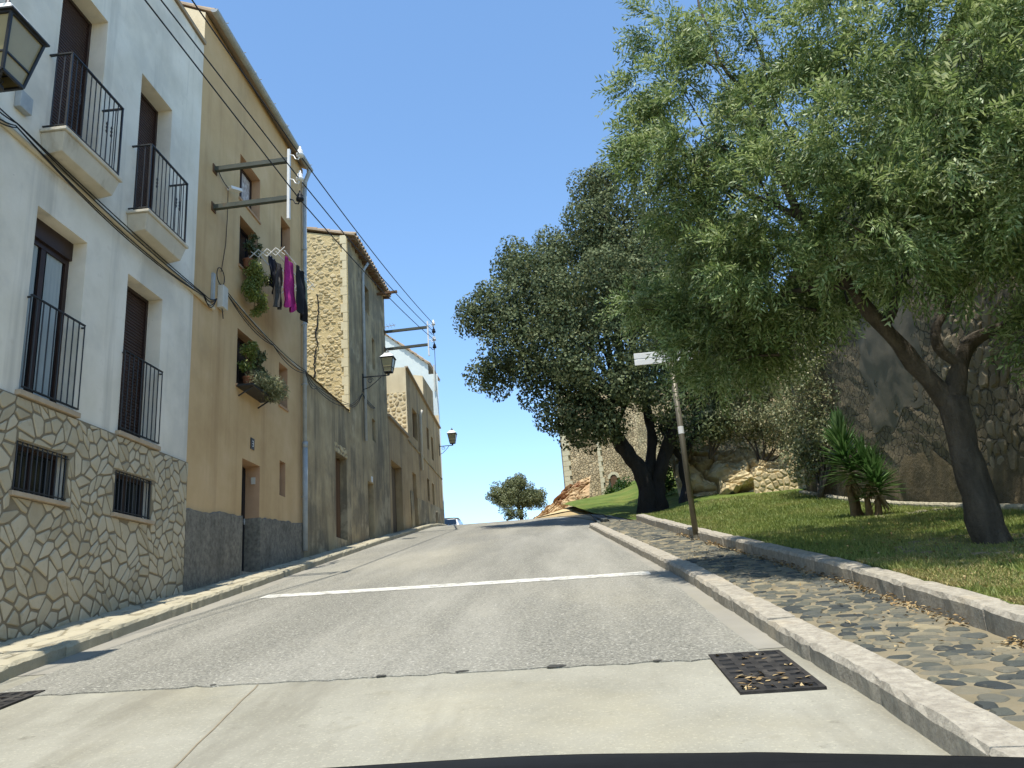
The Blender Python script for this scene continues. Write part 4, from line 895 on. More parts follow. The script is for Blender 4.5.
def street_lamp(c, sz, label, arm):
    """lantern centre c (middle of the glass), size sz (top width), bracket from the wall"""
    cx, cy, cz = c; r = thing('street_lamp', label, 'street lamp', (cx, cy, cz - sz), 'wall lanterns on the left houses')
    t, b, h = sz / 2, sz * 0.30, sz * 0.58; zt, zb = cz + h, cz - h
    cs = [(-1, -1), (1, -1), (1, 1), (-1, 1)]
    T = [(cx + t * a, cy + t * e, zt) for a, e in cs]; B_ = [(cx + b * a, cy + b * e, zb) for a, e in cs]
    q = MB(); w_ = sz * 0.055
    for i in range(4):
        q.bar(T[i], B_[i], w_); q.bar(T[i], T[(i + 1) % 4], w_); q.bar(B_[i], B_[(i + 1) % 4], w_)
        m1 = tuple(Vector(T[i]).lerp(Vector(B_[i]), 0.68)); m2 = tuple(Vector(T[(i + 1) % 4]).lerp(Vector(B_[(i + 1) % 4]), 0.68)); q.bar(m1, m2, w_ * 0.7)
    q.build('lantern_frame', 'iron', r)
    q = MB()
    for i in range(4):
        f_ = lambda p: (cx + (p[0] - cx) * 0.97, cy + (p[1] - cy) * 0.97, p[2])
        q.quad(f_(T[i]), f_(T[(i + 1) % 4]), f_(B_[(i + 1) % 4]), f_(B_[i]))
    q.build('glass', 'lampglass', r)
    q = MB(); e = t * 1.16; f_ = t * 0.60
    q.hexa([(cx + e * a, cy + e * g, zt + w_ * 0.4) for a, g in cs], [(cx + e * a, cy + e * g, zt + w_ * 1.1) for a, g in cs], 1)
    q.hexa([(cx + e * 0.98 * a, cy + e * 0.98 * g, zt + w_ * 1.12) for a, g in cs], [(cx + f_ * a, cy + f_ * g, zt + sz * 0.36) for a, g in cs], 0)
    q.hexa([(cx + f_ * a, cy + f_ * g, zt + sz * 0.361) for a, g in cs], [(cx + f_ * a * 0.9, cy + f_ * g * 0.9, zt + sz * 0.46) for a, g in cs], 0)
    q.build('cap', ['lampwhite', 'iron'], r)
    q = MB(); q.lathe((cx, cy, zt + sz * 0.46), [(sz * 0.10, 0), (sz * 0.16, 0.05 * sz), (sz * 0.17, 0.12 * sz), (sz * 0.06, 0.2 * sz), (sz * 0.05, 0.3 * sz), (0.002, 0.36 * sz)], 12); q.build('finial', 'iron', r, smooth=True)
    q = MB(); q.lathe((cx, cy, zb - sz * 0.26), [(sz * 0.05, 0), (sz * 0.11, 0.05 * sz), (sz * 0.11, 0.12 * sz), (sz * 0.06, 0.17 * sz), (sz * 0.10, 0.25 * sz)], 10)
    za = zb - sz * 0.24
    q.bar((XF, cy, za), (cx + 0.02, cy, za), 0.035, 0.035)
    L_ = cx - XF
    q.tube([(XF + 0.02, cy, za - 0.42), (XF + L_ * 0.25, cy, za - 0.36), (XF + L_ * 0.5, cy, za - 0.20), (XF + L_ * 0.72, cy, za - 0.03)], 0.014, 6)
    q.tube([(XF + L_ * 0.3 + 0.1 * math.cos(a) * (1 - a / 14), cy, za - 0.13 + 0.1 * math.sin(a) * (1 - a / 14)) for a in np.linspace(0, 9, 26)], 0.010, 5)
    q.box(XF, XF + 0.03, cy - 0.05, cy + 0.05, za - 0.5, za + 0.12)
    for s_ in (-1, 1): q.tube([(cx + s_ * b, cy - b, zb), (cx + s_ * b * 0.8, cy - b * 0.8, zb - 0.07 * sz), (cx, cy, zb - 0.05 * sz)], 0.012, 5)
    q.build('bracket', 'iron', r); return r
street_lamp((-5.25, 6.36, 5.84), 0.50, 'large white capped lantern at the near end of the white house', 0)
street_lamp((-5.43, 24.6, 8.36), 0.40, 'lantern on a scrolled bracket in front of the narrow rubble house', 0)
street_lamp((-5.60, 40.0, 9.28), 0.42, 'far small lantern sticking out from the brown house', 0)
tv = MB(); tv.bar((-7.9, 33.0, 10.9), (-7.9, 33.0, 13.1), 0.03); tv.bar((-8.2, 33, 12.95), (-6.9, 33.0, 13.1), 0.025)
for k in range(9): tv.bar((-8.1 + 0.14 * k, 32.75, 12.97 + 0.016 * k), (-8.1 + 0.14 * k, 33.25, 12.97 + 0.016 * k), 0.012)
tag(tv.build('antenna', 'antenna', None, (-7.9, 33, 10.9)), 'thin television antenna above the garage roof line', 'antenna')

# ------------------------------------------------------------------ plants on the ochre house, laundry
def leaf_cloud(name, m, centres, radii, per, L, Wd, rs, parent=None, origin=None, shell_=0.55, droop=0.0, sq=(1, 1, 1), nout=0.7):
    Ps, Ds, Ns = [], [], []
    for c, r in zip(centres, radii):
        k = max(6, int(per * r * r)); d = rnd_dir(k, rs); rad = r * (shell_ + (1 - shell_) * rs.rand(k)) ** 0.8
        Ps.append(np.asarray(c) + d * rad[:, None] * np.array(sq)); q = rnd_dir(k, rs); Ns.append(d * nout + q * (1.1 - nout) * 1.2)
        t = np.cross(d, rnd_dir(k, rs)) + 0.5 * d; t[:, 2] -= droop; Ds.append(t)
    P, D, N = map(np.concatenate, (Ps, Ds, Ns)); n = len(P)
    return leaf_mesh(name, P, D, N, L * (0.7 + 0.6 * rs.rand(n)), Wd * (0.7 + 0.6 * rs.rand(n)), m, parent, origin, bend=0.1)
rs = np.random.RandomState(41)
def plant(loc, label, m, cen, rad, per, L, Wd, group=None, droop=0.2, pots=(), nm='potted_plant'):
    r = thing(nm, label, 'plant', loc, group)
    leaf_cloud('foliage', m, cen, rad, per, L, Wd, rs, r, shell_=0.2, droop=droop, nout=0.3)
    st = MB()
    for c in cen[::2]: st.tube([loc, tuple((np.array(loc) + np.array(c)) / 2 + np.array([0.03, 0, 0.05])), tuple(c)], 0.006, 5)
    st.build('stem', 'wood', r)
    for p in pots:
        q = MB(); q.lathe(p, [(0.08, 0), (0.11, 0.16), (0.12, 0.16), (0.12, 0.19), (0.09, 0.185)], 12); q.build('pot', 'pot', r)
    return r
cen = [(XF + 0.18 + 0.16 * rs.rand(), 14.75 + 0.62 * rs.rand(), 7.66 - 1.25 * rs.rand() ** 1.3) for _ in range(26)]
cen = [(x, y - 0.12 * (7.7 - z), z) for x, y, z in cen]
plant((XF + 0.1, 15.0, 7.62), 'yellowish green plant trailing down from the upper window of the ochre house', 'trailing', cen, [0.11 + 0.08 * rs.rand() for _ in cen], 9000, 0.055, 0.026, droop=0.9, pots=[(XF + 0.1, 14.9, 7.51), (XF + 0.1, 15.3, 7.51)])
cen = [(XF + 0.02 + 0.1 * rs.rand(), 15.0 + 0.5 * rs.rand(), 8.0 + 0.45 * rs.rand()) for _ in range(8)]
plant((XF - 0.02, 15.3, 7.56), 'dark leafy pot plant standing inside the upper window', 'potgreen', cen, [0.12] * 8, 4200, 0.09, 0.035, pots=[(XF - 0.05, 15.3, 7.51)])
cen = [(XF + 0.22 + 0.25 * rs.rand(), 14.75 + 1.15 * rs.rand(), 5.02 + 0.30 * (rs.rand() - 0.5)) for _ in range(16)]
plant((XF + 0.2, 15.3, 4.95), 'grey green spiky plant spilling over the lower window sill', 'bush', cen, [0.16 + 0.08 * rs.rand() for _ in cen], 4200, 0.12, 0.016, droop=0.1, pots=[(XF + 0.13, 14.95, 4.93), (XF + 0.13, 15.6, 4.93)])
cen = [(XF + 0.05 + 0.15 * rs.rand(), 14.8 + 0.4 * rs.rand(), 5.3 + 0.55 * rs.rand()) for _ in range(12)]
plant((XF + 0.05, 15.0, 4.97), 'tall green leafy plant at the left of the lower window', 'trailing', cen, [0.13] * 12, 5200, 0.08, 0.03)
cen = [(XF + 0.05 + 0.2 * rs.rand(), 15.35 + 0.35 * rs.rand(), 5.35 + 0.5 * rs.rand()) for _ in range(9)]
plant((XF + 0.05, 15.5, 4.97), 'dark purplish plant at the right of the lower window', 'oak', cen, [0.12] * 9, 4600, 0.09, 0.04)
sv = MB(); sv.box(XF + 0.0, XF + 0.34, 14.66, 15.95, 4.86, 4.90)
for y in (14.8, 15.8): sv.bar((XF, y, 4.7), (XF + 0.3, y, 4.87), 0.025)
tag(sv.build('window_shelf', 'iron', None, (XF, 15.3, 4.88)), 'thin iron plant shelf below the lower window of the ochre house', 'shelf')
# scissor airer
ar = thing('clothes_airer', 'white folding scissor airer sticking out from the ochre house', 'clothes airer', (XF, 15.6, 8.0))
q = MB(); xs = np.linspace(XF + 0.03, XF + 0.80, 5); ya = 15.35
for i in range(4):
    q.bar((xs[i], ya, 7.86), (xs[i + 1], ya, 8.04), 0.022, 0.012); q.bar((xs[i], ya + 0.015, 8.04), (xs[i + 1], ya + 0.015, 7.86), 0.022, 0.012)
q.build('scissor_arm', 'porcelain', ar)
q = MB(); yb = 17.3
for i in range(4):
    q.bar((xs[i], yb, 7.86), (xs[i + 1], yb, 8.04), 0.022, 0.012); q.bar((xs[i], yb + 0.015, 8.04), (xs[i + 1], yb + 0.015, 7.86), 0.022, 0.012)
q.build('scissor_arm', 'porcelain', ar)
for i in range(1, 5):
    q = MB(); q.tube([(xs[i], ya, 7.95), (xs[i], yb + 0.02, 7.95)], 0.009, 6); q.build('rod', 'porcelain', ar)
def garment(label, m, x, y0, y1, z1, outline, thick=0.03, seed=0, cat='garment'):
    """outline(t) -> list of (z_low) hem; hanging cloth with folds, y0..y1 wide"""
    q = MB(); nu, nv = 28, 22
    def f(s):
        def g(u, v):
            lo, yl, yr = outline(u); z = z1 - (z1 - lo) * v; y = y0 - 0.20 + (y1 - y0) * u + (yl * (1 - u) + yr * u) * v
            wv = 0.035 * math.sin(u * 11 + seed) * v + 0.05 * mnoise.noise((u * 3 + seed, v * 2.5, seed))
            return (x + s * thick / 2 * (0.3 + math.sin(math.pi * min(1, max(0, u)))) + wv * 1.2, y + 0.02 * mnoise.noise((u * 4, v * 5, seed + 9)), z)
        return g
    q.grid(f(1), nu, nv); q.grid(f(-1), nu, nv)
    return tag(q.build('hanging_garment', m, None, (x, (y0 + y1) / 2, z1), smooth=True), label, cat, 'laundry on the airer')
ar.location.y -= 0.22
X1, X2, X3 = float(xs[2]), float(xs[3]), float(xs[4])
def trousers(ln):
    return lambda u: (7.95 - ln + (0.75 * ln * max(0, 1 - abs(u - 0.5) / 0.07)), 0.05, -0.05)
garment('navy top, first on the airer from the left', 'navy', X1, 15.42, 15.85, 7.97, lambda u: (7.25 + 0.08 * math.sin(u * 5), 0.05, -0.05), seed=1)
garment('grey trousers hanging between the navy top and the magenta top', 'greycloth', X2 - 0.05, 15.45, 15.85, 7.80, lambda u: (6.72 + 0.08 * u + 0.6 * max(0, 1 - abs(u - 0.5) / 0.06), -0.1, -0.05), seed=2)
garment('magenta hooded top in the middle of the airer', 'magenta', X3 - 0.1, 15.62, 16.12, 7.98, lambda u: (6.95 - 0.12 * abs(math.sin(u * 6.5)), 0.0, 0.12), seed=3)
garment('long black trousers on the outer rod of the airer', 'blackcloth', X3, 16.05, 16.55, 7.96, lambda u: (6.92 - 0.1 * u + 0.55 * max(0, 1 - abs(u - 0.45) / 0.06), 0.1, 0.25), seed=4)
garment('pale sage green towel, last on the airer beside the drainpipe', 'sage', X3 - 0.12, 16.65, 17.15, 7.95, lambda u: (7.12 + 0.05 * math.sin(u * 4), 0, 0), seed=5, cat='towel')

# ------------------------------------------------------------------ right side: castle, rocks
cw = thing('castle_wall', 'long shaded rubble castle wall behind the leaning tree', 'castle wall', (7.5, 15, 1))
mb = MB(); ys = np.linspace(2.5, 25.6, 60)
def wx(y, z): return 7.42 + 0.05 * (z - 1) * 0.6 + 0.05 * mnoise.noise((y * 0.8, z * 0.8, 1)) + 0.025 * mnoise.noise((y * 3, z * 3, 2))
vs = []; nz_ = 40
for y in ys:
    zg = float(groundz(7.4, y)) - 0.3
    for j in range(nz_ + 1): z = zg + (9.6 + 0.25 * mnoise.noise((y * 1.2, 0, 0)) - zg) * j / nz_; vs.append((wx(y, z), y, z))
fs = []; mi = []
for i in range(59):
    for j in range(nz_):
        fs.append((i * (nz_ + 1) + j, (i + 1) * (nz_ + 1) + j, (i + 1) * (nz_ + 1) + j + 1, i * (nz_ + 1) + j + 1))
o = len(mb.v); mb.v += vs; mb.f += [list(f) for f in fs]; mb.m += [0] * len(fs)
mb.quad((7.6, 25.6, 1.5), (10.5, 25.6, 1.5), (10.5, 25.6, 9.6), (7.6, 25.6, 9.6)); mb.quad((7.6, 2.5, -2), (10.5, 2.5, -2), (10.5, 2.5, 9.5), (7.6, 2.5, 9.5)); mb.quad((7.5, 2.5, 9.5), (10.5, 2.5, 9.5), (10.5, 25.6, 9.6), (7.5, 25.6, 9.6)); mb.quad((10.5, 2.5, -2), (10.5, 25.6, 1.5), (10.5, 25.6, 9.6), (10.5, 2.5, 9.5))
mb.build('wall', 'castle', cw, smooth=False)
mb = MB()
def low_render(u, v):
    y = 3 + 22.4 * u; zg = float(groundz(7.4, y)) - 0.1; top = 1.35 + 0.5 * mnoise.noise((y * 0.5, 7, 0)) + 0.25 * mnoise.noise((y * 2.1, 3, 0)); z = zg + top * v
    return (wx(y, z) - 0.05 * (1 - v ** 3) - 0.006 + 0.03 * mnoise.noise((y * 1.5, z * 1.5, 6)), y, z)
rsw = np.random.RandomState(37); Pw = scatter(12.5, 7.5, 13, 0.17, rsw); Pw = Pw + np.array([7.5, -0.5])
cw_ = [c for c in vor_cells(Pw, (7.6, 19.8, -0.5, 7), 0.035) if rsw.rand() < 0.93 and np.mean([p[0] for p in c]) < 15.2 + 2.0 * mnoise.noise((np.mean([p[1] for p in c]) * 0.6, 3, 9))]
sm_ = MB(); stones(sm_, cw_, lambda u, v, h: (wx(u, v) - h, u, v), -0.03, 0.016, 0.03, rsw, inset=0.02, it=1, c=0.2); sm_.build('stonework', 'castle_stone', cw)
mb.grid(low_render, 110, 14); mb.build('base_render', 'castle_low', cw, smooth=True)
mb = MB()
def patch(u, v):
    y = 16.2 + (3.2 + 0.4 * mnoise.noise((v * 5, 1, 0))) * u + 0.4 * mnoise.noise((v * 4, 8, 0)); z = 3.7 + (3.4) * v + 0.35 * mnoise.noise((u * 4, 2, 0)); return (wx(y, z) - 0.015 * math.sin(math.pi * u) * math.sin(math.pi * v) - 0.004, y, z)
mb.grid(patch, 24, 24); mb.build('plaster_patch', 'castle_grey', cw, smooth=True)
cw2 = thing('castle_wall', 'high castle wall rising behind the rocks and shrubs', 'castle wall', (9, 33.5, 4))
mb = MB()
def rear(u, v):
    x = 5.6 + 9.0 * u; y = 34.5 - 2.0 * u; zt = 12.2 + 0.25 * mnoise.noise((u * 14, 0, 0)) - 1.2 * (u < 0.12); return (x, y + 0.06 * mnoise.noise((x * 2, v * 9, 0)), 3.2 + (zt - 3.2) * v)
mb.grid(rear, 60, 40); mb.grid(lambda u, v: (5.6 + 0.02, 34.5 + 4 * u, 3.2 + 7.8 * v), 6, 12); mb.grid(lambda u, v: (5.6 + 9 * u, 34.5 - 2 * u + 4 * v, 12.0 - 1.0 * (u < 0.1)), 12, 2)
mb.build('wall', 'tower', cw2)
# edging stones along the wall's foot
rs = np.random.RandomState(17)
kerb(lambda y: 7.08 - 0.1 * math.sin(y * 0.5), 6, 25, 0.16, 0.0, 0.12, 'kerb_pale', 1, rs, 0.4, 0.8, zf=lambda x, y: lawnz(x, y) + 0.0)

def rock_face(name, fn, ext, m, scale, amp, nu, nv, seed, parent=None, origin=None, dirv=(0, -1, 0.35), blockz=1.0):
    """fn(u,v)->3D; rounded blocky boulders pushed out of the surface"""
    mb = MB(); dv = Vector(dirv).normalized(); rs = np.random.RandomState(seed); pts = {}
    def g(u, v):
        p = Vector(fn(u, v)); q = Vector((u * ext[0], v * ext[1] * blockz, seed * 3.1)) * scale
        q += Vector((mnoise.noise(q * 0.8), mnoise.noise(q * 0.8 + Vector((5, 1, 2))), 0)) * 0.45
        dist, pos = mnoise.voronoi(q); h = mnoise.noise(pos[0] * 3.7) ; e = dist[1] - dist[0]
        b = min(1, e * 2.4) ** 0.45
        q2 = q * 2.6 + Vector((3, 7, 1)); d2, p2 = mnoise.voronoi(q2); b2 = min(1, (d2[1] - d2[0]) * 2.5) ** 0.5
        tv = mnoise.noise_vector(pos[0] * 5.3); tv2 = mnoise.noise_vector(p2[0] * 4.1)
        b = 0.75 * min(1, e * 4.5) ** 0.6 + 0.2 * min(1, (d2[1] - d2[0]) * 4) ** 0.6 + 1.1 * tv.dot(q - pos[0]) + 0.45 * tv2.dot(q2 - p2[0])
        fine = 0.16 * mnoise.noise(p * 2.3) + 0.10 * mnoise.noise(p * 6.0)
        fade = min(1, 8 * min(u, 1 - u) + 0.12) 
        return tuple(p + dv * (amp * (0.75 * b + 0.7 * h - 0.3) + fine * amp * 1.3) * fade)
    mb.grid(g, nu, nv); return mb.build(name, m, parent, origin, smooth=False)
def r2(u, v):
    x = 3.9 + 3.9 * u; y = 28.0 - 0.6 * u + 2.6 * v ** 1.2 + 0.4 * math.sin(u * 5); zg = float(lawnz(x, 27.6)) - 0.1
    top = 2.9 - 1.3 * u + 0.3 * mnoise.noise((u * 5, 0, 0)); return (x, y, zg + top * (v ** 0.85))
tag(rock_face('rock_outcrop', r2, (4.6, 3.6), 'rock', 0.75, 0.62, 210, 150, 2, None, (6, 29, 3.5), blockz=1.3), 'pale sandy boulder outcrop between the oaks and the castle wall', 'rocks')
def r3(u, v):
    p0, p1 = np.array([-3.6, 45.6]), np.array([1.3, 47.0]); b = p0 + (p1 - p0) * u
    hgt = 0.35 + 1.35 * u ** 0.9; x, y = b[0] + 0.3 * v, b[1] + 2.4 * v; return (x, y, float(groundz(b[0], b[1])) + 0.05 + hgt * v ** 0.7 + 0.25 * v * u)
tag(rock_face('rock_outcrop', r3, (5, 2), 'redrock', 1.1, 0.55, 150, 60, 5, None, (-1, 46, 6), blockz=2.2), 'reddish earth bank at the foot of the far tower', 'rocks')
# low masonry wall under the rocks
lw = MB(); rs = np.random.RandomState(23); P = scatter(1.7, 0.9, 26, 0.15, rs) + np.array([6.35, 0.0])
def lwp(u, v, h): 
    return (u - 0.12, 26.9 - h, float(lawnz(u, 26.8)) - 0.05 + v)
lw.hexa([(6.2, 26.9, 3.0), (7.9, 26.9, 3.0), (7.9, 27.5, 3.0), (6.2, 27.5, 3.0)], [(6.4, 26.9, 4.0), (7.9, 26.9, 4.25), (7.9, 27.5, 4.25), (6.4, 27.5, 4.0)], 1)
stones(lw, vor_cells(P, (6.35, 8.05, 0, 0.78), 0.03), lwp, -0.02, 0.03, 0.03, rs, inset=0.015); tag(lw.build('masonry_wall', ['gable', 'gable_mortar'], None, (7.2, 27.9, 3.6)), 'low sunlit block wall built under the rock outcrop', 'wall')

tw = thing('castle_tower', 'sunlit castle tower of rubble with pale corner stones behind the oak', 'tower', (2.5, 53, 7))
ft = [(0.05, 52.6), (4.9, 50.4), (9.5, 54.5), (4.0, 60), (-0.1, 57.5)]
mb = MB()
nlev = 24
def towp(i, t): 
    a, b = ft[i], ft[(i + 1) % 5]; return (a[0] + (b[0] - a[0]) * t, a[1] + (b[1] - a[1]) * t)
for i in range(5):
    def g(u, v, i=i):
        x, y = towp(i, u); e = 0.06 if 0 < u < 1 else 0; return (x + e * mnoise.noise((x * 2, v * 9, y)), y + e * mnoise.noise((x * 2 + 9, v * 9, y)), 4.5 + (14.6 + 0.12 * mnoise.noise((u * 9, i, 0)) - 4.5) * v)
    mb.grid(g, 20, nlev)
mb.add([(x, y, 14.4) for x, y in ft], [(0, 1, 2, 3, 4)])
mb.build('wall', 'tower', tw)
mb = MB(); rs = np.random.RandomState(29)
d0 = Vector((ft[1][0] - ft[0][0], ft[1][1] - ft[0][1], 0)).normalized(); nn = Vector((d0.y, -d0.x, 0))
def quoins(o, wid, z0, z1, alt):
    k = 0; z = z0
    while z < z1:
        h = 0.3 + 0.1 * rs.rand(); w2 = wid + (alt if k % 2 else 0); a = Vector((o[0], o[1], 0))
        p = [a + d0 * (-0.03) + nn * 0.09, a + d0 * w2 + nn * 0.09, a + d0 * w2 - nn * 0.02, a - d0 * 0.03 - nn * 0.02]
        mb.hexa([(q.x, q.y, z) for q in p], [(q.x, q.y, z + h - 0.02) for q in p]); z += h; k += 1
quoins(ft[0], 0.36, 5.0, 14.6, 0.14)
mb.build('corner_quoin', 'quoin', tw)
mb = MB(); pq = towp(0, 0.47); quoins(pq, 0.16, 5.0, 13.5, 0.10); mb.build('pilaster', 'quoin', tw)
mb = MB(); c = Vector((*towp(0, 0.64), 0)) + nn * 0.10
arch = [(-0.22, 0), (0.22, 0)] + [(0.22 * math.cos(a), 0.75 + 0.25 * math.sin(a)) for a in np.linspace(0, math.pi, 9)]
mb.add([(c.x + d0.x * a, c.y + d0.y * a, 7.55 + b) for a, b in arch], [tuple(range(11))]); mb.build('arched_opening', 'wood', tw)
mb = MB()
for k in range(9):
    a0, a1 = math.pi * k / 9, math.pi * (k + 1) / 9 - 0.02
    q = [(0.24 * math.cos(a0), 0.24 * math.sin(a0)), (0.24 * math.cos(a1), 0.24 * math.sin(a1)), (0.40 * math.cos(a1), 0.42 * math.sin(a1)), (0.40 * math.cos(a0), 0.42 * math.sin(a0))]
    f_ = lambda off: [(c.x + d0.x * a + nn.x * off, c.y + d0.y * a + nn.y * off, 8.31 + b) for a, b in q]
    mb.hexa(f_(-0.08), f_(0.03))
mb.build('arch_surround', 'quoin', tw)

# ------------------------------------------------------------------ trees
def limb_path(pts, sub=4, wob=0.05, seed=0):
    pts = [Vector(p) for p in pts]; out = []
    for i in range(len(pts) - 1):
        p0, p1, p2, p3 = pts[max(i - 1, 0)], pts[i], pts[i + 1], pts[min(i + 2, len(pts) - 1)]
        for k in range(sub):
            t = k / sub
            q = 0.5 * ((2 * p1) + (p2 - p0) * t + (2 * p0 - 5 * p1 + 4 * p2 - p3) * t * t + (3 * p1 - p0 - 3 * p2 + p3) * t ** 3)
            out.append(q + Vector((mnoise.noise(q * 2 + Vector((seed, 0, 0))), mnoise.noise(q * 2 + Vector((0, seed, 3))), 0)) * wob)
    return out + [pts[-1]]
def limb(mb, pts, r0, r1, n=9, sub=4, wob=0.05, seed=0, flare=0.0):
    p = limb_path(pts, sub, wob, seed); k = len(p)
    rad = [(r0 + (r1 - r0) * (i / (k - 1)) ** 0.8) * (1 + flare * math.exp(-i / 1.3)) for i in range(k)]
    mb.tube(p, rad, n, 0, 0.35); return p

# --- big willowy leaning tree
def ashp(px, py, Y): return atY(px, py, Y)
base_a = np.array([4.62, 9.3, float(lawnz(4.62, 9.3)) - 0.05])
at_ = thing('leaning_tree', 'large feathery green tree with leaning forked trunk on the lawn', 'tree', base_a, None)
tb = MB()
limb(tb, [base_a - np.array([0, 0, 0.15]), base_a + np.array([-0.03, 0, 0.25]), ashp(968, 460, 9.3), ashp(952, 400, 9.3)], 0.205, 0.155, 14, 6, 0.02, 1, 0.45)
limb(tb, [ashp(953, 408, 9.3), ashp(925, 372, 9.25), ashp(880, 325, 9.1), ashp(850, 285, 9.0), ashp(800, 215, 8.8), ashp(760, 120, 8.8)], 0.125, 0.04, 10, 5, 0.04, 2)
limb(tb, [ashp(951, 405, 9.3), ashp(961, 370, 9.3), ashp(968, 345, 9.3), ashp(992, 330, 9.2), ashp(1040, 312, 9.0), ashp(1090, 240, 8.8)], 0.125, 0.04, 10, 5, 0.03, 3)
limb(tb, [ashp(880, 325, 9.1), ashp(900, 290, 9.3), ashp(920, 200, 9.8), ashp(940, 80, 10.2)], 0.07, 0.03, 8, 5, 0.06, 4)
limb(tb, [ashp(960, 365, 9.3), ashp(935, 342, 9.4), ashp(948, 290, 9.6), ashp(960, 180, 9.2), ashp(985, 40, 8.6)], 0.075, 0.03, 8, 5, 0.06, 5)
limb(tb, [ashp(850, 285, 9.0), ashp(800, 290, 9.4), ashp(740, 305, 9.9), ashp(680, 310, 10.4)], 0.05, 0.012, 7, 5, 0.06, 6)
limb(tb, [ashp(800, 215, 8.8), ashp(740, 190, 9.2), ashp(680, 150, 9.5), ashp(630, 140, 9.7)], 0.045, 0.012, 7, 5, 0.06, 7)
limb(tb, [ashp(760, 120, 8.8), ashp(720, 60, 9.0), ashp(690, -20, 9.2)], 0.035, 0.012, 7, 5, 0.06, 8)
ASH = [(672, 30, 9.6, 46), (655, 85, 9.6, 38), (690, 85, 9.4, 60), (647, 135, 9.7, 24), (640, 160, 9.7, 17), (682, 150, 9.5, 44), (705, 140, 9.0, 70), (704, 205, 9.6, 50),
       (694, 240, 10.0, 30), (725, 230, 9.6, 60), (716, 288, 10.3, 44), (660, 302, 10.6, 15), (634, 304, 10.7, 8), (700, 325, 10.5, 36), (730, 340, 10.2, 55), (716, 368, 10.6, 28), (745, 340, 10.4, 38),
       (770, 300, 9.8, 60), (795, 315, 10.2, 38), (745, 50, 9.0, 62), (790, 110, 8.6, 80), (800, 200, 8.6, 75), (830, 270, 8.8, 60), (850, 40, 8.2, 85), (870, 140, 7.8, 85), (880, 220, 7.8, 70),
       (900, 262, 8.2, 44), (935, 40, 7.4, 95), (950, 140, 7.4, 90), (965, 205, 7.8, 68), (995, 262, 8.2, 40), (1050, 330, 8.6, 30), (1020, 60, 7.2, 95), (1040, 170, 7.4, 90), (1070, 255, 8.0, 62),
       (820, -50, 8.6, 85), (930, -60, 8.0, 100), (1050, -60, 7.6, 110), (720, -20, 9.2, 26), (1110, 100, 8.0, 100), (1120, 240, 8.6, 80), (1180, 40, 8.6, 90), (1170, 190, 9.2, 90),
       (760, 190, 11.4, 80), (830, 120, 11.6, 90), (920, 130, 11.8, 100), (1010, 130, 11.4, 100), (850, 250, 11.2, 60), (720, 270, 11.3, 50), (960, 230, 11.4, 55), (1080, 200, 11.0, 90),
       (820, 292, 9.9, 32), (850, 275, 10.6, 34), (760, 260, 8.9, 55), (712, 350, 10.9, 34), (765, 335, 11.0, 36)]
rs = np.random.RandomState(51); Ps, Ds, Ns = [], [], []
for (px, py, Y, rp) in ASH:
    c = atY(px, py, Y); r = rp * Y / F * 0.98
    ns = int(26 * r * r) + 5; sd_ = rnd_dir(ns, rs)
    sc_c = c + sd_ * (r * (0.25 + 0.75 * rs.rand(ns)) ** 0.6)[:, None] * np.array([1, 1, 0.9]); srr = 0.10 + 0.13 * rs.rand(ns)
    per = 17; k = ns * per; idx = np.repeat(np.arange(ns), per)
    d = rnd_dir(k, rs); st = sc_c[idx] + d * (srr[idx] * rs.rand(k))[:, None]
    dirn = d * 0.55 + sd_[idx] * 0.75 + np.array([0, 0, -0.12]) + rnd_dir(k, rs) * 0.25; dirn /= np.linalg.norm(dirn, axis=1, keepdims=True)
    Lt = 0.22 + 0.24 * rs.rand(k); m = 14
    side0 = np.cross(dirn, rnd_dir(k, rs)); side0 /= np.linalg.norm(side0, axis=1, keepdims=True)
    for q in range(m):
        t = (q + 0.5) / m; sgn = 1 if q % 2 else -1
        p = st + dirn * (Lt * t)[:, None] + np.array([0, 0, -0.12]) * (t * t) * Lt[:, None] * 2
        ld = dirn * 0.75 + side0 * sgn * 0.75 + rnd_dir(k, rs) * 0.28 + np.array([0, 0, -0.18])
        ld /= np.linalg.norm(ld, axis=1, keepdims=True)
        Ps.append(p + ld * 0.045); Ds.append(ld); Ns.append(np.cross(dirn, side0) + rnd_dir(k, rs) * 0.6 + np.array([0, 0, 0.5]))
P, D, N = map(np.concatenate, (Ps, Ds, Ns)); n = len(P)
leaf_mesh('crown', P, D, N, 0.065 + 0.045 * rs.rand(n), 0.018 + 0.009 * rs.rand(n), 'ash', at_, bend=0.06)
# fine twigs carrying the sprays
rs2 = np.random.RandomState(52)
for (px, py, Y, rp) in ASH[::1]:
    c = Vector(atY(px, py, Y)); tgt = Vector(atY(px + (900 - px) * 0.35, py + (330 - py) * 0.35, Y + (9.2 - Y) * 0.4))
    limb(tb, [tgt, tgt.lerp(c, 0.5) + Vector(rs2.normal(size=3) * 0.12), c + Vector(rs2.normal(size=3) * 0.15)], 0.022, 0.006, 5, 3, 0.03, px)
tb.build('trunk', 'bark', at_, smooth=True)
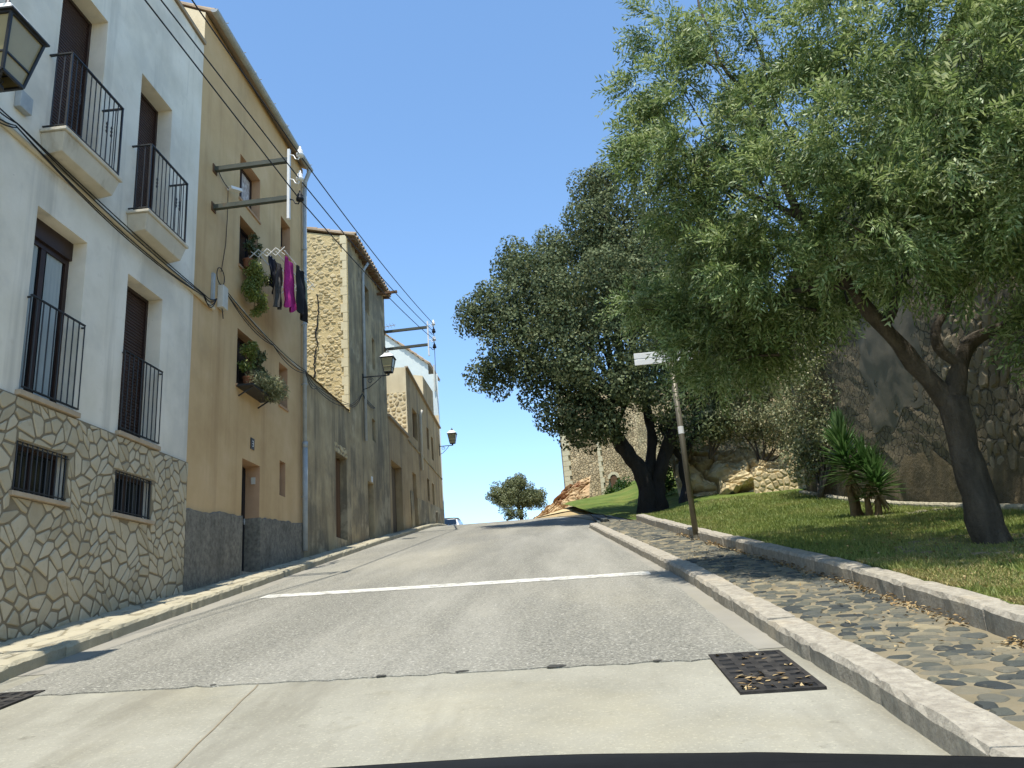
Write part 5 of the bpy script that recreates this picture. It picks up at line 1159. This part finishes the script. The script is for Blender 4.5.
# ring of stones round the trunk
rg = MB(); rs = np.random.RandomState(61)
for k in range(22):
    if k % 5 == 3: continue
    a = 2 * math.pi * (k + 0.3 * rs.rand()) / 22; R_ = 0.95; x, y = base_a[0] + R_ * math.cos(a), base_a[1] + R_ * math.sin(a); z = float(lawnz(x, y)) - 0.008; w_ = 0.10 + 0.03 * rs.rand()
    t = Vector((-math.sin(a), math.cos(a), 0)); o = Vector((math.cos(a), math.sin(a), 0)); p = Vector((x, y, z)); l = 0.125 + 0.02 * rs.rand()
    rg.hexa([tuple(p + t * i * l + o * j * w_ * 0.6 - Vector((0, 0, 0.05))) for i, j in ((-1, -1), (1, -1), (1, 1), (-1, 1))], [tuple(p + t * i * l * 0.9 + o * j * w_ * 0.45 + Vector((0, 0, 0.03 + 0.02 * rs.rand()))) for i, j in ((-1, -1), (1, -1), (1, 1), (-1, 1))])
tag(rg.build('tree_ring', 'castle_stone', None, base_a), 'ring of edging stones round the leaning tree trunk', 'edging')
sl2 = MB(); sl2.grid(lambda u, v: (base_a[0] + 0.9 * v * math.cos(u * 2 * math.pi), base_a[1] + 0.9 * v * math.sin(u * 2 * math.pi), float(lawnz(base_a[0] + 0.9 * v * math.cos(u * 2 * math.pi), base_a[1] + 0.9 * v * math.sin(u * 2 * math.pi))) + 0.03 + 0.015 * mnoise.noise((u * 20, v * 5, 0))), 40, 6)
struct(sl2.build('bare_soil', 'earth', smooth=True))

# --- puffy crowns (holm oaks, shrubs)
def puffy(name, m, lobes, rs, parent, per_lobe, sub_r, per, L, Wd, droop=0.1, core=True, shl=0.5, no=0.65):
    cen, rad = [], []
    for (c, r) in lobes:
        k = max(4, int(per_lobe * r * r)); d = rnd_dir(k, rs); d = d[(d[:, 2] > -0.75)]
        for q in d: cen.append(np.asarray(c) + q * r * (0.72 + 0.3 * rs.rand())); rad.append(sub_r * (0.6 + 0.8 * rs.rand()))
        if core:
            for q in rnd_dir(max(3, k // 3), rs): cen.append(np.asarray(c) + q * r * (0.2 + 0.45 * rs.rand())); rad.append(sub_r * 1.25)

    return leaf_cloud(name, m, cen, rad, per, L, Wd, rs, parent, shell_=shl, droop=droop, nout=no)
OAKL = [(525, 300, 28, 52), (490, 310, 28, 30), (475, 318, 28.3, 20), (512, 355, 27.5, 46), (545, 385, 27.5, 30), (505, 380, 28.5, 26), (545, 274, 28.5, 42), (520, 258, 28.6, 24), (600, 205, 28.5, 30), (590, 187, 28.5, 17), (606, 180, 28.6, 14), (612, 235, 28, 46),
        (648, 205, 28.6, 34), (640, 250, 28, 46), (585, 300, 26.8, 60), (640, 300, 26.8, 60), (565, 350, 26.5, 52), (620, 360, 26, 58), (570, 398, 26.6, 30), (580, 422, 26.8, 19), (610, 428, 26.4, 15), (556, 412, 27, 14), (612, 392, 26, 34), (652, 398, 25.8, 34), (690, 260, 28, 56), (690, 330, 29, 58),
        (682, 385, 28.6, 40), (560, 320, 30, 60), (640, 280, 30.5, 80), (700, 330, 31.5, 66), (585, 260, 29.5, 60)]
ob = np.array([2.72, 27.2, float(lawnz(2.72, 27.2)) - 0.1])
ot = thing('holm_oak', 'huge dark holm oak with forked trunk overhanging the road crest', 'tree', ob, 'dark oaks beside the road')
rs = np.random.RandomState(71)
puffy('crown', 'oak', [(atY(px, py, Y), 0.9 * r * Y / F) for px, py, Y, r in OAKL], rs, ot, 7.5, 0.56, 640, 0.12, 0.085, shl=0.72, no=0.9)
tb = MB()
limb(tb, [ob + np.array([-0.18, 0, -0.2]), atY(648, 495, 27.2), atY(640, 470, 27.1), atY(618, 440, 27), atY(598, 410, 27), atY(575, 360, 27.2)], 0.36, 0.18, 12, 5, 0.05, 3, 0.35)
limb(tb, [ob + np.array([0.38, 0.1, -0.2]), atY(657, 490, 27.3), atY(662, 465, 27.3), atY(672, 430, 27.2), atY(680, 390, 27.2)], 0.30, 0.17, 12, 5, 0.05, 4, 0.35)
limb(tb, [atY(645, 485, 27.15), atY(652, 440, 27.4), atY(640, 380, 27.6), atY(620, 280, 27.8), atY(605, 215, 28.2)], 0.22, 0.07, 10, 5, 0.1, 5)
for (px, py, Y, r) in OAKL[::2]:
    a = Vector(atY(625, 400, 27.3)); c = Vector(atY(px, py, Y)); limb(tb, [a, a.lerp(c, 0.5) + Vector((0, 0, -0.3)), c], 0.12, 0.03, 6, 4, 0.1, px)
tb.build('trunk', 'bark_dark', ot, smooth=True)
# smaller oak
o2 = np.array([4.0, 27.6, float(lawnz(4.0, 27.6)) - 0.1])
ot2 = thing('holm_oak', 'smaller oak with slim dark trunk behind the sign post', 'tree', o2, 'dark oaks beside the road')
L2 = [(698, 430, 28.0, 18), (678, 426, 28, 18), (715, 425, 28.2, 18), (700, 405, 29.2, 34), (735, 410, 30, 32), (720, 385, 29.8, 38), (672, 432, 27.6, 24), (760, 385, 30.2, 38), (700, 360, 30, 36)]
puffy('crown', 'oak', [(atY(px, py, Y), r * Y / F) for px, py, Y, r in L2], rs, ot2, 10, 0.40, 400, 0.13, 0.08)
tb = MB(); limb(tb, [o2 - np.array([0, 0, .1]), atY(686, 485, 28), atY(683, 460, 28), atY(700, 425, 28)], 0.22, 0.12, 10, 5, 0.05, 8, 0.3)
limb(tb, [atY(683, 462, 28), atY(668, 440, 27.9), atY(660, 425, 27.8)], 0.12, 0.06, 8, 4, 0.05, 9); tb.build('trunk', 'bark_dark', ot2, smooth=True)
def shrub(label, m, lobes, group=None, per_lobe=16, sub_r=0.28, per=700, L=0.09, Wd=0.05, foot=None, nm='shrub', cat='shrub'):
    pts = [(atY(px, py, Y), r * Y / F) for px, py, Y, r in lobes]
    c0 = np.array(foot if foot is not None else pts[0][0] - np.array([0, 0, pts[0][1]])); s = thing(nm, label, cat, c0, group)
    puffy('foliage', m, pts, rs, s, per_lobe, sub_r, per, L, Wd)
    q = MB()
    for (c, r) in pts: limb(q, [c0, (np.array(c0) + c) / 2 + np.array([0.1, 0, 0]), c], 0.05, 0.015, 6, 3, 0.06, c[0])
    q.build('stem', 'bark', s, smooth=True); return s
shrub('large grey green shrub spilling over the rock outcrop', 'bush', [(760, 418, 28.4, 34), (795, 412, 28.0, 38), (735, 425, 28.5, 24), (770, 378, 29, 42), (735, 388, 29.2, 36), (800, 440, 27.7, 22), (775, 434, 28.0, 16)], 'shrubs on the rocks', L=0.10, Wd=0.058, per=800, sub_r=0.36, foot=(7.0, 28.6, 4.6))
shrub('taller dusty shrub against the shaded castle wall', 'bush', [(822, 385, 22.8, 36), (842, 365, 21.8, 28), (832, 425, 22.2, 27), (812, 445, 23.2, 26), (848, 395, 21.6, 18), (812, 350, 23.5, 34), (800, 415, 24, 30), (815, 468, 23.2, 18)], 'shrubs on the rocks', L=0.10, Wd=0.058, per=800, sub_r=0.36, foot=(7.0, 22.8, 2.6))
shrub('brownish dry shrub hanging behind the sign post', 'bush', [(706, 424, 28.3, 17), (722, 432, 28.3, 12), (702, 412, 28.2, 18), (718, 420, 28.4, 16)], 'shrubs on the rocks', L=0.10, Wd=0.055, per=800, sub_r=0.28, foot=(5.2, 28.4, 5.0))
shrub('rounded bright green bush at the foot of the tower', 'shrub', [(622, 491, 45, 12), (612, 494, 44.6, 8), (632, 493, 45, 8)], None, per_lobe=40, sub_r=0.22, per=900, L=0.12, Wd=0.07)
shrub('leafy green bush between the two oak trunks', 'shrub', [(668, 480, 33, 10), (672, 470, 33, 9), (664, 490, 33, 7)], None, per_lobe=40, sub_r=0.22, per=800, L=0.12, Wd=0.07)
# far rounded tree and hedge bush beneath it
rs = np.random.RandomState(83)
fb = np.array([-2.95, 50, 6.1]); ft_ = thing('small_tree', 'small rounded olive green tree beyond the road crest', 'tree', fb)
FL = [(516, 492, 50, 16), (503, 494, 50, 13), (530, 496, 50, 13), (497, 499, 49.6, 9), (515, 484, 50.2, 10), (538, 500, 50, 8), (508, 503, 49.4, 9), (525, 502, 49.6, 9)]
puffy('crown', 'olive', [(atY(px, py, Y), r * Y / F) for px, py, Y, r in FL], rs, ft_, 48, 0.27, 1000, 0.13, 0.055)
tb = MB(); limb(tb, [fb - np.array([0, 0, 0.9]), fb + np.array([0, 0, 0.3]), atY(515, 500, 50)], 0.16, 0.08, 8, 4, 0.05, 2); limb(tb, [fb + np.array([0, 0, 0.3]), atY(525, 502, 50), atY(532, 496, 50)], 0.09, 0.04, 7, 4, 0.05, 2); tb.build('trunk', 'bark_dark', ft_, smooth=True)
shrub('low dark hedge bush beneath the small rounded tree', 'oak', [(507, 513, 48.8, 7), (514, 513, 48.8, 7), (521, 514, 48.8, 6)], None, per_lobe=60, sub_r=0.2, per=900, L=0.11, Wd=0.06)

# --- yuccas
def yucca(label, stems, heads, seed):
    rs = np.random.RandomState(seed); b0 = np.array(stems[0][0]); y = thing('yucca', label, 'yucca', b0, 'yuccas on the lawn')
    for s in stems:
        q = MB(); limb(q, s, 0.075, 0.055, 8, 4, 0.02, seed, 0.3); q.build('stem', 'bark_yucca', y, smooth=True)
    for (c, n, Ln, axis, tall) in heads:
        for kind, cnt in (('leaf_rosette', n), ('dead_leaves', n // 6)):
            q = MB(); ax = Vector(axis).normalized()
            for k in range(cnt):
                h = rs.rand(); el = (math.radians(85 - 92 * (1 - h) ** 0.9) if kind == 'leaf_rosette' else math.radians(-50 - 30 * rs.rand())); az = 2 * math.pi * rs.rand()
                d = Vector((math.cos(az) * math.cos(el), math.sin(az) * math.cos(el), math.sin(el))); L_ = Ln * (0.75 + 0.35 * rs.rand()) * (0.75 if kind != 'leaf_rosette' else 1)
                o = Vector(c) + ax * ((h - 0.5) * tall if kind == 'leaf_rosette' else -0.50 * tall); sd = d.cross(Vector((0, 0, 1))).normalized() if abs(d.z) < 0.98 else Vector((1, 0, 0)); up = sd.cross(d)
                w_ = 0.024 + 0.008 * rs.rand(); ps = []
                for t, ww in ((0.05, 0.8), (0.35, 1.0), (0.7, 0.7), (1.0, 0.03)):
                    p = o + d * L_ * t - Vector((0, 0, 1)) * 0.10 * L_ * t * t * (1 - abs(d.z)); ps.append((p - sd * w_ * ww + up * 0.006 * ww, p - up * 0.004, p + sd * w_ * ww + up * 0.006 * ww))
                vs = [tuple(v) for r_ in ps for v in r_]; q.add(vs, [(3 * i + j, 3 * i + j + 1, 3 * i + 4 + j, 3 * i + 3 + j) for i in range(3) for j in range(2)])
            q.build(kind, 'yucca' if kind == 'leaf_rosette' else 'yucca_dead', y)
    return y
def gl(px, Y): 
    p = atY(px, 522, Y); return np.array([p[0], Y, float(lawnz(p[0], Y)) - 0.03])
yucca('tallest yucca with two stems and dense blade crown on lawn', [[gl(856, 15.6), atY(853, 505, 15.6), atY(848, 485, 15.6)], [gl(864, 15.8), atY(858, 508, 15.8), atY(853, 480, 15.8)]],
      [(atY(845, 456, 15.65), 300, 0.56, (-0.05, 0, 1), 0.85)], 3)
yucca('shorter yucca with spreading blades right beside the tallest one', [[gl(871, 15.4), atY(869, 512, 15.4), atY(866, 495, 15.4)], [gl(879, 15.3), atY(878, 510, 15.3), atY(877, 500, 15.3)]],
      [(atY(877, 482, 15.3), 170, 0.50, (0.05, 0, 1), 0.45), (atY(865, 470, 15.45), 110, 0.52, (0, 0, 1), 0.5)], 5)
st = MB(); rs = np.random.RandomState(91)
for k in range(26):
    x, y = 5.5 + 1.5 * rs.rand(), 15.0 + 0.5 * rs.rand(); z = float(lawnz(x, y)) + 0.02; r_ = 0.05 + 0.07 * rs.rand()
    pts = chaikin([(r_ * (0.7 + 0.5 * rs.rand()) * math.cos(a), r_ * (0.6 + 0.4 * rs.rand()) * math.sin(a)) for a in np.arange(5) * 2 * math.pi / 5]); st.hexa([(x + a, y + b, z - 0.05) for a, b in pts], [(x + a * .8, y + b * .8, z + 0.025) for a, b in pts])
struct(st.build('gravel_patch', 'kerb_pale'), 'stuff')

# ------------------------------------------------------------------ sign post, grates, car, dashboard
pb = np.array([2.38, 15.6, float(fpz(2.38, 15.6))]); ptop = atY(669.5, 350, 15.6)
sp = thing('sign_post', 'slim grey post with two white finger boards at the footpath edge', 'sign post', pb)
q = MB(); q.tube([pb - np.array([0, 0, 0.1]), (ptop[0], 15.6, ptop[2])], 0.055, 14); q.lathe((ptop[0], 15.6, ptop[2]), [(0.055, 0), (0.045, 0.02), (0.01, 0.03)], 12); q.build('pole', 'pole', sp, smooth=True)
zt = ptop[2]
q = MB(); x0 = atY(634, 358, 15.6)
for dz in (-0.03, -0.165): q.box(x0[0], ptop[0] - 0.055, 15.585, 15.615, zt - 0.055 + dz - 0.045, zt - 0.055 + dz + 0.075)
q.box(x0[0] + 0.02, ptop[0] - 0.05, 15.59, 15.61, zt - 0.155, zt - 0.13); q.build('finger_board', 'signwhite', sp, bevel=0.006)
q = MB(); x1_ = atY(702, 355, 15.6)
for dz in (-0.03, -0.165): q.box(ptop[0] + 0.055, x1_[0], 15.585, 15.615, zt - 0.055 + dz - 0.045, zt - 0.055 + dz + 0.075)
q.build('finger_board', 'signwhite', sp, bevel=0.006)
q = MB(); q.tube([(ptop[0], 15.6, zt - 0.24), (ptop[0], 15.6, zt - 0.02)], 0.064, 14); q.build('clamp', 'zinc', sp)
pm = pb + (np.array([ptop[0], 15.6, ptop[2]]) - pb) * 0.56; q = MB()
q.tube([(pm[0], 15.6, pm[2] - 0.075), (pm[0], 15.6, pm[2] + 0.075)], 0.0575, 14, cap=False); q.build('sticker', 'signwhite', sp)
q = MB(); q.lathe((pb[0], pb[1], pb[2]), [(0.10, -0.02), (0.10, 0.015), (0.065, 0.03), (0.058, 0.09)], 14); q.build('base_collar', 'pole', sp)

def grate(c, w_, l_, label, seed):
    rs = np.random.RandomState(seed); cx, cy = c; g = thing('drain_grate', label, 'drain grate', (cx, cy, float(base(cx, cy))), 'iron drain grates in the road')
    zz = lambda x, y: float(base(x, y)) + 0.018
    def plate(q, xa, xb, ya, yb, t=0.03, dz=0.0): q.hexa([(xa, ya, zz(xa, ya) - t), (xb, ya, zz(xb, ya) - t), (xb, yb, zz(xb, yb) - t), (xa, yb, zz(xa, yb) - t)], [(xa, ya, zz(xa, ya) + dz), (xb, ya, zz(xb, ya) + dz), (xb, yb, zz(xb, yb) + dz), (xa, yb, zz(xa, yb) + dz)])
    x0, x1, y0, y1 = cx - w_ / 2, cx + w_ / 2, cy - l_ / 2, cy + l_ / 2; q = MB(); b = 0.035
    plate(q, x0, x0 + b, y0, y1); plate(q, x1 - b, x1, y0, y1); plate(q, x0 + b, x1 - b, y0, y0 + b); plate(q, x0 + b, x1 - b, y1 - b, y1); q.build('frame', 'rust', g)
    q = MB()
    for k in range(1, 4): x = x0 + b + (w_ - 2 * b) * k / 4; plate(q, x - 0.026, x + 0.026, y0 + b, y1 - b, 0.03, -0.0008)
    ny = 8
    for k in range(1, ny): y = y0 + b + (l_ - 2 * b) * k / ny; plate(q, x0 + b, x1 - b, y - 0.036, y + 0.036, 0.03, -0.0016)
    q.build('bars', 'rust', g)
    q = MB(); plate(q, x0 + 0.01, x1 - 0.01, y0 + 0.01, y1 - 0.01, 0.03, -0.0055); q.build('pit', 'dark', g)
    n = 70; px_ = x0 + b + (w_ - 2 * b) * rs.rand(n); py_ = np.where(rs.rand(n) < 0.75, y0 + b + 0.35 * (l_ - 2 * b) * rs.rand(n), y0 + b + (l_ - 2 * b) * rs.rand(n))
    P = np.stack([px_, py_, base(px_, py_) + 0.016 + 0.012 * rs.rand(n)], 1); D = rnd_dir(n, rs); D[:, 2] *= 0.15; N = rnd_dir(n, rs) * 0.3; N[:, 2] += 1
    lf = leaf_mesh('trapped_leaves', P, D, N, 0.05 + 0.03 * rs.rand(n), 0.025, 'dryleaf', g); lf['kind'] = 'stuff'
    return g
grate((1.20, 5.83), 0.52, 1.08, 'rusty iron grate with trapped leaves beside the cobbled footpath kerb', 1)
grate((-4.66, 6.18), 0.50, 0.98, 'dark drain grate by the left kerb at the photo edge', 2)

# white car parked beyond the crest, mostly hidden
cx0, cy0 = -7.2, 48.2; cz0 = float(base(-6, 46.5))
cr_ = thing('parked_car', 'white parked car whose roof shows beyond the crest', 'car', (cx0, cy0, cz0))
sec = [(-2.05, 0.45, 0.62, 0.70), (-1.95, 0.30, 0.80, 0.80), (-1.2, 0.22, 0.92, 0.84), (-0.55, 0.20, 0.96, 0.86), (0.6, 0.20, 0.98, 0.86), (1.4, 0.22, 0.98, 0.85), (1.95, 0.32, 0.92, 0.80), (2.05, 0.45, 0.75, 0.72)]
def loft(secs, fn):
    q = MB(); rings = [fn(s) for s in secs]; n = len(rings[0]); vs = [p for r_ in rings for p in r_]
    q.add(vs, [(i * n + j, i * n + (j + 1) % n, (i + 1) * n + (j + 1) % n, (i + 1) * n + j) for i in range(len(secs) - 1) for j in range(n)] + [tuple(range(n)), tuple(range((len(secs) - 1) * n, len(secs) * n))]); return q
def ringf(s):
    y, z0, z1, hw = s; o = []
    for a in np.linspace(0, 2 * math.pi, 21)[:-1]:
        c_, s_ = math.cos(a), math.sin(a); o.append((cx0 + hw * np.sign(c_) * abs(c_) ** 0.45, cy0 + y, cz0 + (z0 + z1) / 2 + (z1 - z0) / 2 * np.sign(s_) * abs(s_) ** 0.55))
    return o
loft(sec, ringf).build('body', 'carwhite', cr_, smooth=True)
cab = [(-1.15, 0.80, 0.95, 0.74), (-0.55, 0.80, 1.40, 0.66), (0.2, 0.80, 1.46, 0.64), (1.0, 0.80, 1.42, 0.64), (1.75, 0.80, 1.02, 0.70)]
def cabf(s):
    y, z0, z1, hw = s; return [(cx0 + a * hw * (1 if b_ == 0 else 0.86), cy0 + y, cz0 + (z0 if b_ == 0 else z1)) for a, b_ in ((-1.06, 0), (1.06, 0), (0.95, 0.5), (0.7, 1), (-0.7, 1), (-0.95, 0.5))]
mb = MB(); mb.quad((cx0 - 0.60, cy0 - 1.10, cz0 + 0.99), (cx0 + 0.60, cy0 - 1.10, cz0 + 0.99), (cx0 + 0.50, cy0 - 0.66, cz0 + 1.32), (cx0 - 0.50, cy0 - 0.66, cz0 + 1.32)); mb.v = [(a, b - 0.03, c + 0.02) for a, b, c in mb.v]; mb.build('rear_window', 'glass', cr_)
for sx_ in (-1, 1):
    mb = MB(); mb.quad((cx0 + sx_ * 0.72, cy0 - 0.65, cz0 + 0.98), (cx0 + sx_ * 0.72, cy0 + 1.2, cz0 + 0.98), (cx0 + sx_ * 0.66, cy0 + 0.85, cz0 + 1.30), (cx0 + sx_ * 0.66, cy0 - 0.45, cz0 + 1.30)); mb.v = [(a + sx_ * 0.02, b, c) for a, b, c in mb.v]; mb.build('side_window', 'glass', cr_)
cb_ = loft(cab, lambda s: [(p[0], p[1], p[2] if i not in (2, 5) else p[2] - 0.05) for i, p in enumerate(cabf(s))]); cb_.build('cabin', 'carwhite', cr_)
q = MB(); q.grid(lambda u, v: (cx0 + (v - 0.5) * 1.14, cy0 - 0.6 + 1.75 * u, cz0 + 1.425 + 0.06 * math.sin(math.pi * u) + 0.03 * math.sin(math.pi * v)), 8, 8); q.build('roof', 'carwhite', cr_, smooth=True)
for sx_ in (-1, 1):
    for yy in (-1.3, 1.3):
        q = MB(); q.tube([(cx0 + sx_ * 0.70, cy0 + yy, cz0 + 0.31), (cx0 + sx_ * 0.87, cy0 + yy, cz0 + 0.31)], 0.31, 20); wv = q.build('wheel', 'rubber', cr_)
        q = MB(); q.tube([(cx0 + sx_ * 0.80, cy0 + yy, cz0 + 0.31), (cx0 + sx_ * 0.885, cy0 + yy, cz0 + 0.31)], 0.19, 16); q.build('rim', 'zinc', wv)
    q = MB(); q.bar((cx0 + sx_ * 0.5, cy0 - 2.03, cz0 + 0.66), (cx0 + sx_ * 0.72, cy0 - 1.98, cz0 + 0.68), 0.12, 0.10); q.build('tail_light', 'tile', cr_)
# slim bollard on the far left kerb
bl = MB(); bx, by = kl(36.5) - 0.1, 36.5; bz = float(spz(bx, by)); bl.lathe((bx, by, bz - 0.02), [(0.06, 0), (0.05, 0.06), (0.045, 0.5), (0.055, 0.52), (0.04, 0.58), (0.01, 0.6)], 10); tag(bl.build('bollard', 'pole', None, (bx, by, bz), smooth=True), 'short slim bollard on the far left kerb near the crest', 'bollard')
# dashboard of the car the photo is taken from
def dash(u, v):
    X = -0.95 + 1.75 * u; e = -0.1405 + 0.012 * max(0, -X - 0.05) - 0.012 * sm(-0.1, 0.25, X) - 0.065 * max(0, X - 0.2); yb_ = 1.02 - 0.10 * (2 * u - 1) ** 2
    y = yb_ - 0.42 * v; return (X, y, e + 0.012 * math.sin(min(1, v * 3) * math.pi / 2) - 0.012 - 0.16 * max(0, v - 0.35) - 0.3 * max(0, abs(2 * u - 1) - 0.92))
q = MB(); q.grid(dash, 60, 20); q.grid(lambda u, v: (dash(u, 0)[0], dash(u, 0)[1] + 0.004 + 0.05 * v, dash(u, 0)[2] - 0.20 * v), 60, 4); q.grid(lambda u, v: (dash(u, 1)[0], dash(u, 1)[1] - 0.02 * v, dash(u, 1)[2] - 0.2 * v), 60, 3)
tag(q.build('car_dashboard', 'dash', None, (0, 0.9, -0.2), smooth=True), 'dark dashboard edge of our own car along the bottom', 'dashboard')
